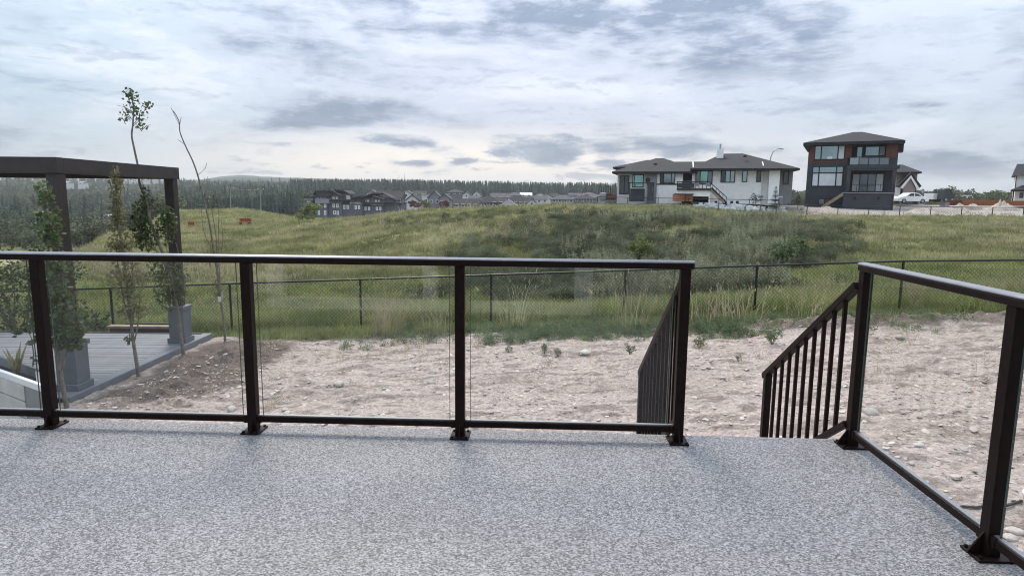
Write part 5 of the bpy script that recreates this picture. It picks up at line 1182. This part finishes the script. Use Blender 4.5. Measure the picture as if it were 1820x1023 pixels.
unit(Y+4, 'grey row house with two pairs of small upper windows, fifth in the row', [zq(1062, 300, 1250, 390, 2, 'townwall'), zq(1250, 290, 1440, 390, 1.5, 'townwall'), zq(1092, 440, 1440, 720, 0, 'townwall')], [(Z6([(1060, 310), (1250, 220), (1285, 215)]), .5), (Z6([(1250, 260), (1440, 320)]), .2), (Z6([(1090, 392), (1442, 395), (1445, 440)]), -.8)], zw(0, (1130, 455, 1165, 515), (1192, 455, 1225, 515), (1322, 455, 1358, 515), (1382, 455, 1416, 515))+zw(2, (1120, 337, 1155, 370), (1170, 337, 1205, 370))+zw(1.5, (1308, 337, 1343, 370), (1360, 337, 1396, 370)))
unit(Y+8, 'grey row house mostly hidden by the hill crest at the right end of the row', [zq(1444, 300, 1660, 380, 2, 'townwall'), zq(1444, 400, 1760, 640, 0, 'townwall')], [(Z6([(1290, 240), (1430, 215), (1660, 340)]), 1), (Z6([(1440, 382), (1760, 385)]), -.8)], [])
def far_house(px, pyb, w, hw, hr, Y, kind, wm, rm, label, group, ridge='x'):
    a, b_ = at(px-w/2, pyb, Y), at(px+w/2, pyb, Y); t = thing('far_house', label, 'house', at(px, pyb, Y), group=group)
    x0, x1 = float(a[0]), float(b_[0]); zb = float(min(a[2], b_[2])); h = hw*Y/F; r = hr*Y/F; D = 9.; ov = .5
    small('wall', t, wm, lambda b: b.box(x0, x1, Y, Y+D, zb-4, zb+h))
    if kind == 'hip': hip(t, x0-ov, x1+ov, Y-ov, Y+D+ov, zb+h+.2, x0+(x1-x0)*.35, x1-(x1-x0)*.35, Y+D/2, zb+h+r, rm, fascia=.3)
    elif kind == 'gable':                       # gable end towards us
        xm = (x0+x1)/2; MB().prism([(x0, zb+h), (x1, zb+h), (xm, zb+h+r)], Y, Y+D).build('gable', wm, t)
        MB().prism([(x0-ov, zb+h-.3), (xm, zb+h+r-.02), (xm, zb+h+r+.35), (x0-ov, zb+h+.1)], Y-ov, Y+D+ov).build('roof', rm, t); MB().prism([(xm, zb+h+r-.02), (x1+ov, zb+h-.3), (x1+ov, zb+h+.1), (xm, zb+h+r+.35)], Y-ov, Y+D+ov).build('roof', rm, t)
    else:
        MB().add([(x0-ov, Y-ov, zb+h), (x1+ov, Y-ov, zb+h), (x1+ov, Y+D+ov, zb+h), (x0-ov, Y+D+ov, zb+h), (x0-ov, Y+D/2, zb+h+r), (x1+ov, Y+D/2, zb+h+r)], [(3, 2, 1, 0), (0, 1, 5, 4), (2, 3, 4, 5), (3, 0, 4), (1, 2, 5)]).build('roof', rm, t)
    n = max(1, int(w/9)); ww = (x1-x0)/n
    for k in range(n):
        cxx = x0+ww*(k+.5); wf = small('window', t, 'white', lambda b: b.box(cxx-.75, cxx+.75, Y-.1, Y-.001, zb+h*.35, zb+h*.35+1.5)); small('pane', wf, 'windark', lambda b: b.box(cxx-.55, cxx+.55, Y-.14, Y-.101, zb+h*.35+.2, zb+h*.35+1.3))
G1 = 'houses in the town below the hill'
R7 = lambda x: 690+x*.2253
for px, pyb, w, hw, hr, Y, kind, wm, rm, lab in [
    (772, 366, 22, 14, 11, 300, 'gable', 'townwall2', 'roofb', 'pale grey gabled house, left one of the twin gables in the town'), (790, 368, 20, 14, 9, 290, 'gable', 'townwall2', 'roofb', 'pale grey gabled house, right one of the twin gables in the town'),
    (757, 366, 14, 20, 1, 310, 'ridge', 'townwhite', 'roofb', 'pale block-shaped house left of the twin gables in the town'), (828, 371, 44, 7, 11, 270, 'ridge', 'townwall', 'roof', 'wide house with long dark roof right of the twin gables'),
    (904, 372, 28, 7, 9, 265, 'gable', 'townwhite', 'townwhite', 'white house with pale triangular gable just above the hill crest'), (945, 368, 14, 8, 6, 300, 'gable', 'townwhite', 'roofb', 'small white-gabled house right of the pale triangular gable'),
    (868, 368, 40, 7, 12, 300, 'hip', 'townwall', 'roof', 'house with wide dark hip roof left of the pale triangular gable'), (733, 366, 22, 10, 9, 290, 'gable', 'townwhite', 'roof', 'dark-roofed house with white gable beside the red-leaved tree'),
    (700, 362, 30, 10, 12, 320, 'ridge', 'townwall', 'roof', 'dark-roofed house behind the right end of the row houses'), (722, 352, 16, 8, 5, 380, 'gable', 'townwhite', 'roofb', 'white-gabled house high behind the right end of the row houses'),
    (930, 366, 36, 6, 10, 330, 'ridge', 'townwall', 'roof', 'long dark-roofed house behind the small white-gabled house'), (958, 362, 30, 7, 7, 380, 'ridge', 'townwhite', 'roofb', 'long pale-roofed house in the middle right of the town'),
    (1000, 362, 40, 7, 8, 330, 'hip', 'townwall2', 'roofb', 'wide grey-roofed house at the right of the town'), (1040, 360, 40, 6, 7, 340, 'hip', 'townwall', 'roof', 'dark hip-roofed house at the right end of the town'),
    (829, 352, 14, 5, 6, 420, 'gable', 'townwhite', 'roofb', 'far white gable behind the long dark roof in the town'), (847, 351, 14, 5, 6, 430, 'gable', 'townwhite', 'roofb', 'second far white gable behind the long dark roof in the town'),
    (808, 346, 30, 4, 5, 480, 'hip', 'townwall', 'roof', 'far brown-roofed house above the twin gables'), (890, 356, 34, 5, 8, 400, 'ridge', 'townwall2', 'roofb', 'far grey-roofed house in the centre of the town'),
    (915, 352, 26, 4, 6, 450, 'hip', 'townwall', 'roofb', 'far hip-roofed house above the centre of the town'), (935, 351, 20, 4, 5, 470, 'ridge', 'townwhite', 'townwhite', 'far white-roofed house above the small white gable'),
    (985, 353, 30, 4, 6, 440, 'hip', 'townwall', 'roof', 'far dark-roofed house above the wide grey roof'), (1025, 352, 26, 4, 5, 450, 'ridge', 'townwall2', 'roofb', 'far grey-roofed house near the right end of the town'),
    (680, 356, 26, 8, 9, 330, 'ridge', 'townwall', 'roof', 'dark-roofed house close behind the row houses'), (862, 361, 22, 7, 6, 340, 'gable', 'townwhite', 'roof', 'white gabled house in front of the wide dark hip roof'), (885, 366, 24, 6, 8, 300, 'ridge', 'townwall2', 'roof', 'dark-roofed pale house directly left of the pale triangular gable'),
    (972, 357, 24, 5, 7, 400, 'gable', 'townwhite', 'roofb', 'white gabled house left of the wide grey roof'), (1012, 357, 26, 5, 6, 390, 'ridge', 'townwhite', 'roof', 'white house with dark roof behind the wide grey roof'),
    (922, 361, 22, 5, 7, 360, 'hip', 'townwall2', 'roof', 'pale house with dark hip roof behind the small white-gabled house'), (1062, 356, 26, 5, 5, 400, 'ridge', 'townwall2', 'roofb', 'grey-roofed house just left of the firewood pile'),
    (845, 361, 24, 6, 7, 360, 'ridge', 'townwall', 'roofb', 'grey ridge-roofed house behind the long dark roof'), (745, 350, 24, 5, 6, 420, 'ridge', 'townwall2', 'roof', 'far dark-roofed house left of the twin gables'),
    (960, 352, 22, 4, 5, 480, 'gable', 'townwhite', 'roofb', 'tiny far white gable at the right of the town'), (1048, 350, 24, 4, 4, 500, 'hip', 'townwall', 'roofb', 'farthest hip-roofed house near the right end of the town'),
    (660, 350, 18, 6, 6, 400, 'gable', 'townwall2', 'roofb', 'pale house peeping over the row house roofs')]:
    far_house(px, pyb, w, hw, hr, Y, kind, wm, rm, lab, G1)
for px, pyb, w, lab in ((143, 329, 9, 'lone small white house among trees on the left hillside'), (118, 329, 7, 'lone tiny pale house left of the small white hillside house'), (172, 393, 12, 'pale house at the edge of the left valley, nearest the hill'), (150, 395, 11, 'pale house in the left valley, second from the hill'), (190, 388, 10, 'pale house in the left valley beside the front sapling'), (125, 398, 10, 'pale house in the left valley, left of the others')):
    far_house(px, pyb, w, 4, 3, 700 if pyb < 340 else 300, 'ridge', 'townwhite', 'townwall2', lab, 'small houses in the left valley')
for k, px in enumerate((212, 226, 241, 258, 276, 288)): far_house(px, 322+k*.3, 7, 2.2, 1.4, 1020, 'ridge', 'townwhite', 'townwall2', 'tiny pale house in the row on the far left ridge', 'tiny houses on the far left ridge')
far_house(1708, 357, 40, 4, 7, 190, 'hip', 'townwall', 'cedar', 'house with wide brown hip roof behind the orange fence', 'houses beyond the building lot'); far_house(1776, 357, 16, 5, 3, 230, 'hip', 'townwall', 'roof', 'small dark-roofed house farther right beyond the orange fence', 'houses beyond the building lot')
far_house(1668, 355, 20, 3, 3, 260, 'ridge', 'townwall2', 'roofb', 'small grey house behind the pale cargo trailer', 'houses beyond the building lot')
for px, py, Y, lab in ((737, 362, 262, 'red-leaved tree left of the twin gables, on the hill crest line'), (757, 363, 268, 'second red and green tree right of the red-leaved tree'), (789, 363, 262, 'low red-leaved tree before the twin gables')):
    bush(px, py, Y, 2.2, 1.8, 260, lab, 'redleaf' if py != 363 or px > 780 else 'leafolive', 1.0, px, 'tree')
# far masts, power poles
for px, p0, p1, lab in ((709, 330, 309, 'left one of two thin radio masts on the far ridge'), (719, 330, 308, 'right one of two thin radio masts on the far ridge')):
    t = thing('radio_mast', lab, 'mast', at(px, p0, 1100)); MB().tube([at(px, p0+4, 1100), at(px, p1, 1100)], [.45, .2], 4).build('shaft', 'metal', t)
Yp = 165; pp = []
for px, p0, p1, lab in ((409.5, 374, 332, 'left one of two wooden power poles on the far side of the field'), (463, 377, 334.5, 'right one of two wooden power poles on the far side of the field')):
    t = thing('power_pole', lab, 'power pole', at(px, p0, Yp)); MB().tube([at(px+.6, p0+1, Yp), at(px, p1, Yp)], [.17, .12], 6).build('pole', 'polewood', t); MB().bar(at(px-6, p1+2, Yp), at(px+6, p1+2.5, Yp), .16, .18).build('crossarm', 'polewood', t); pp.append(at(px, p1+1.4, Yp))
    for q in (-5, 0, 5): c = at(px+q, p1+1.2, Yp); MB().tube([c-np.array([0, 0, .25]), c+np.array([0, 0, .15])], .08, 5).build('insulator', 'townwhite', t)
cw = [pp[0]+(pp[1]-pp[0])*s+np.array([0, 0, -1.0*4*s*(1-s)*.5]) for s in np.linspace(0, 1, 9)]; tag(MB().tube(cw, .035, 4).build('power_line', 'metal'), 'sagging cable strung between the two power poles', 'cable')
# rust-red benches on the slope
def bench(px, py, Y, L_, rz, label):
    p = at(px, py, Y); p[2] = gz(p[0], p[1]) if abs(gz(p[0], p[1])-p[2]) < .0 else p[2]; t = thing('red_bench', label, 'bench', p, rz, world=False); h = L_/2
    MB().box(-h, h, -.22, .22, .34, .42).build('seat', 'rust', t); MB().box(-h, h, .20, .26, .46, .80).build('backrest', 'rust', t)
    for x in (-h*.75, h*.75): MB().box(x-.05, x+.05, -.2, .2, -.3, .339).build('leg', 'black', t); MB().box(x-.04, x+.04, .265, .30, .2, .75).build('back_support', 'black', t)
bench(435, 401, 70, 1.25, 0, 'rust-red bench on the grassy slope right of the bare sapling'); bench(343, 408, 66, .7, 1.1, 'small rust-red bench seen end-on, left of the bare sapling')

# ------------------------------------------------------------------ far woods
def woods(n, px0, px1, y0, y1, dens, h, kind, name, label, pw=1.):
    x, y = fan(n, px0, px1, y0, y1, dens, pw); s = rng.uniform(*h, len(x))
    return scatter(name, on_land(x, y, -.5), s, kind, label, tilt=.03)
NOTOWN = lambda x, y, px: 1-(1-sstep(y, 500, 540))*sstep(px, 525, 545)
woods(5200, -120, 320, 170, 1300, lambda x, y, px: .15+.85*sstep(fbm(x*.012, y*.012, 3, 111), -.12, .08), (5, 10), 'decid', 'valley_woods', 'broadleaf woods filling the valley and hillside at left')
woods(700, -120, 330, 260, 1300, lambda x, y, px: sstep(fbm(x*.012+5, y*.012, 3, 112), -.05, .1), (9, 17), 'conifer', 'valley_conifers', 'conifers among the woods of the left hillside')
woods(1500, 290, 535, 215, 330, lambda x, y, px: sstep(y, 210+.5*np.maximum(px-380, 0), 235+.55*np.maximum(px-380, 0)), (8, 13.5), 'conifer', 'conifer_belt', 'dark belt of conifers behind the field with the power poles')
woods(3800, 300, 560, 330, 1100, lambda x, y, px: .3+.7*sstep(fbm(x*.01, y*.01, 3, 113), -.1, .1), (8, 13), 'decid', 'hillside_woods', 'green broadleaf woods on the slope above the conifer belt')
woods(450, 300, 560, 350, 1150, None, (10, 17), 'conifer', 'hillside_conifers', 'conifers scattered in the woods above the conifer belt')
woods(3600, 520, 1110, 540, 900, None, (11, 21), 'conifer', 'ridge_conifers', 'dense line of conifers on the ridge behind the town')
woods(600, 545, 1090, 280, 540, lambda x, y, px: .35, (4, 8), 'decid', 'town_trees', 'small trees between the houses of the town')
woods(2600, 1390, 1900, 330, 900, None, (9, 15), 'decid', 'right_woods', 'blue-green woods along the horizon at right')
woods(260, 1640, 1900, 150, 330, None, (3, 6), 'decid', 'lot_trees', 'low trees beyond the building lot at right')

# ------------------------------------------------------------------ the back wall of the house behind the viewer (mirrored in the railing glass)
def mirrored(px, py):
    """where the wall behind the viewer is hit by a sight line bounced off the railing glass"""
    d = ray(px, py); n_ = np.array([math.sin(RA), math.cos(RA), 0]); o_ = np.array([0, 0, EYE]); q = o_+d*((np.array(DO)-o_)@n_)/(d@n_); r = d-2*(d@n_)*n_
    return q+r*(WY-q[1])/r[1]
WY = -.45
xs = [mirrored(px, 540)[0] for px in (476, 507, 752, 778, 1020, 1052)]; zb = .14
t = thing('house', 'dark grey house wall with white-framed patio door, mirrored in the railing glass', 'house', (0, WY-.1, 0))
xl, xr = min(xs), max(xs)
MB().box(-7.5, xl, WY-.2, WY, -1.6, 5.6).build('wall', 'grey', t); MB().box(xr, 6.5, WY-.2, WY, -1.6, 5.6).build('wall', 'grey', t); MB().box(xl, xr, WY-.2, WY, 2.3, 5.6).build('wall', 'grey', t); MB().box(xl, xr, WY-.2, WY, -1.6, -.02).build('wall', 'grey', t)
b = MB()
for k in range(3): b.box(min(xs[2*k], xs[2*k+1]), max(xs[2*k], xs[2*k+1]), WY-.12, WY+.02, .0, 2.3)
b.box(xl+.01, xr-.01, WY-.118, WY+.018, 0, zb); b.box(xl+.01, xr-.01, WY-.118, WY+.018, 2.14, 2.298); f_ = b.build('patio_door', 'white', t)
MB().box(xl+.02, xr-.02, WY-.09, WY-.07, .01, 2.29).build('pane', 'windark', f_)

# ------------------------------------------------------------------ air
hz = MB().box(-11000, 11000, -60, 3400, -60, 100).build('haze', 'vinyl'); hz.data.materials.clear()
m = bpy.data.materials.new('haze_air'); m.use_nodes = True; nt = m.node_tree; nt.nodes.clear()
pv = nt.nodes.new('ShaderNodeVolumePrincipled'); pv.inputs['Density'].default_value = .00019; pv.inputs['Color'].default_value = (.93, .95, .97, 1); pv.inputs['Anisotropy'].default_value = .3
o = nt.nodes.new('ShaderNodeOutputMaterial'); nt.links.new(pv.outputs[0], o.inputs['Volume']); hz.data.materials.append(m); tag(hz, 'thin haze over the far valley', kind='stuff')
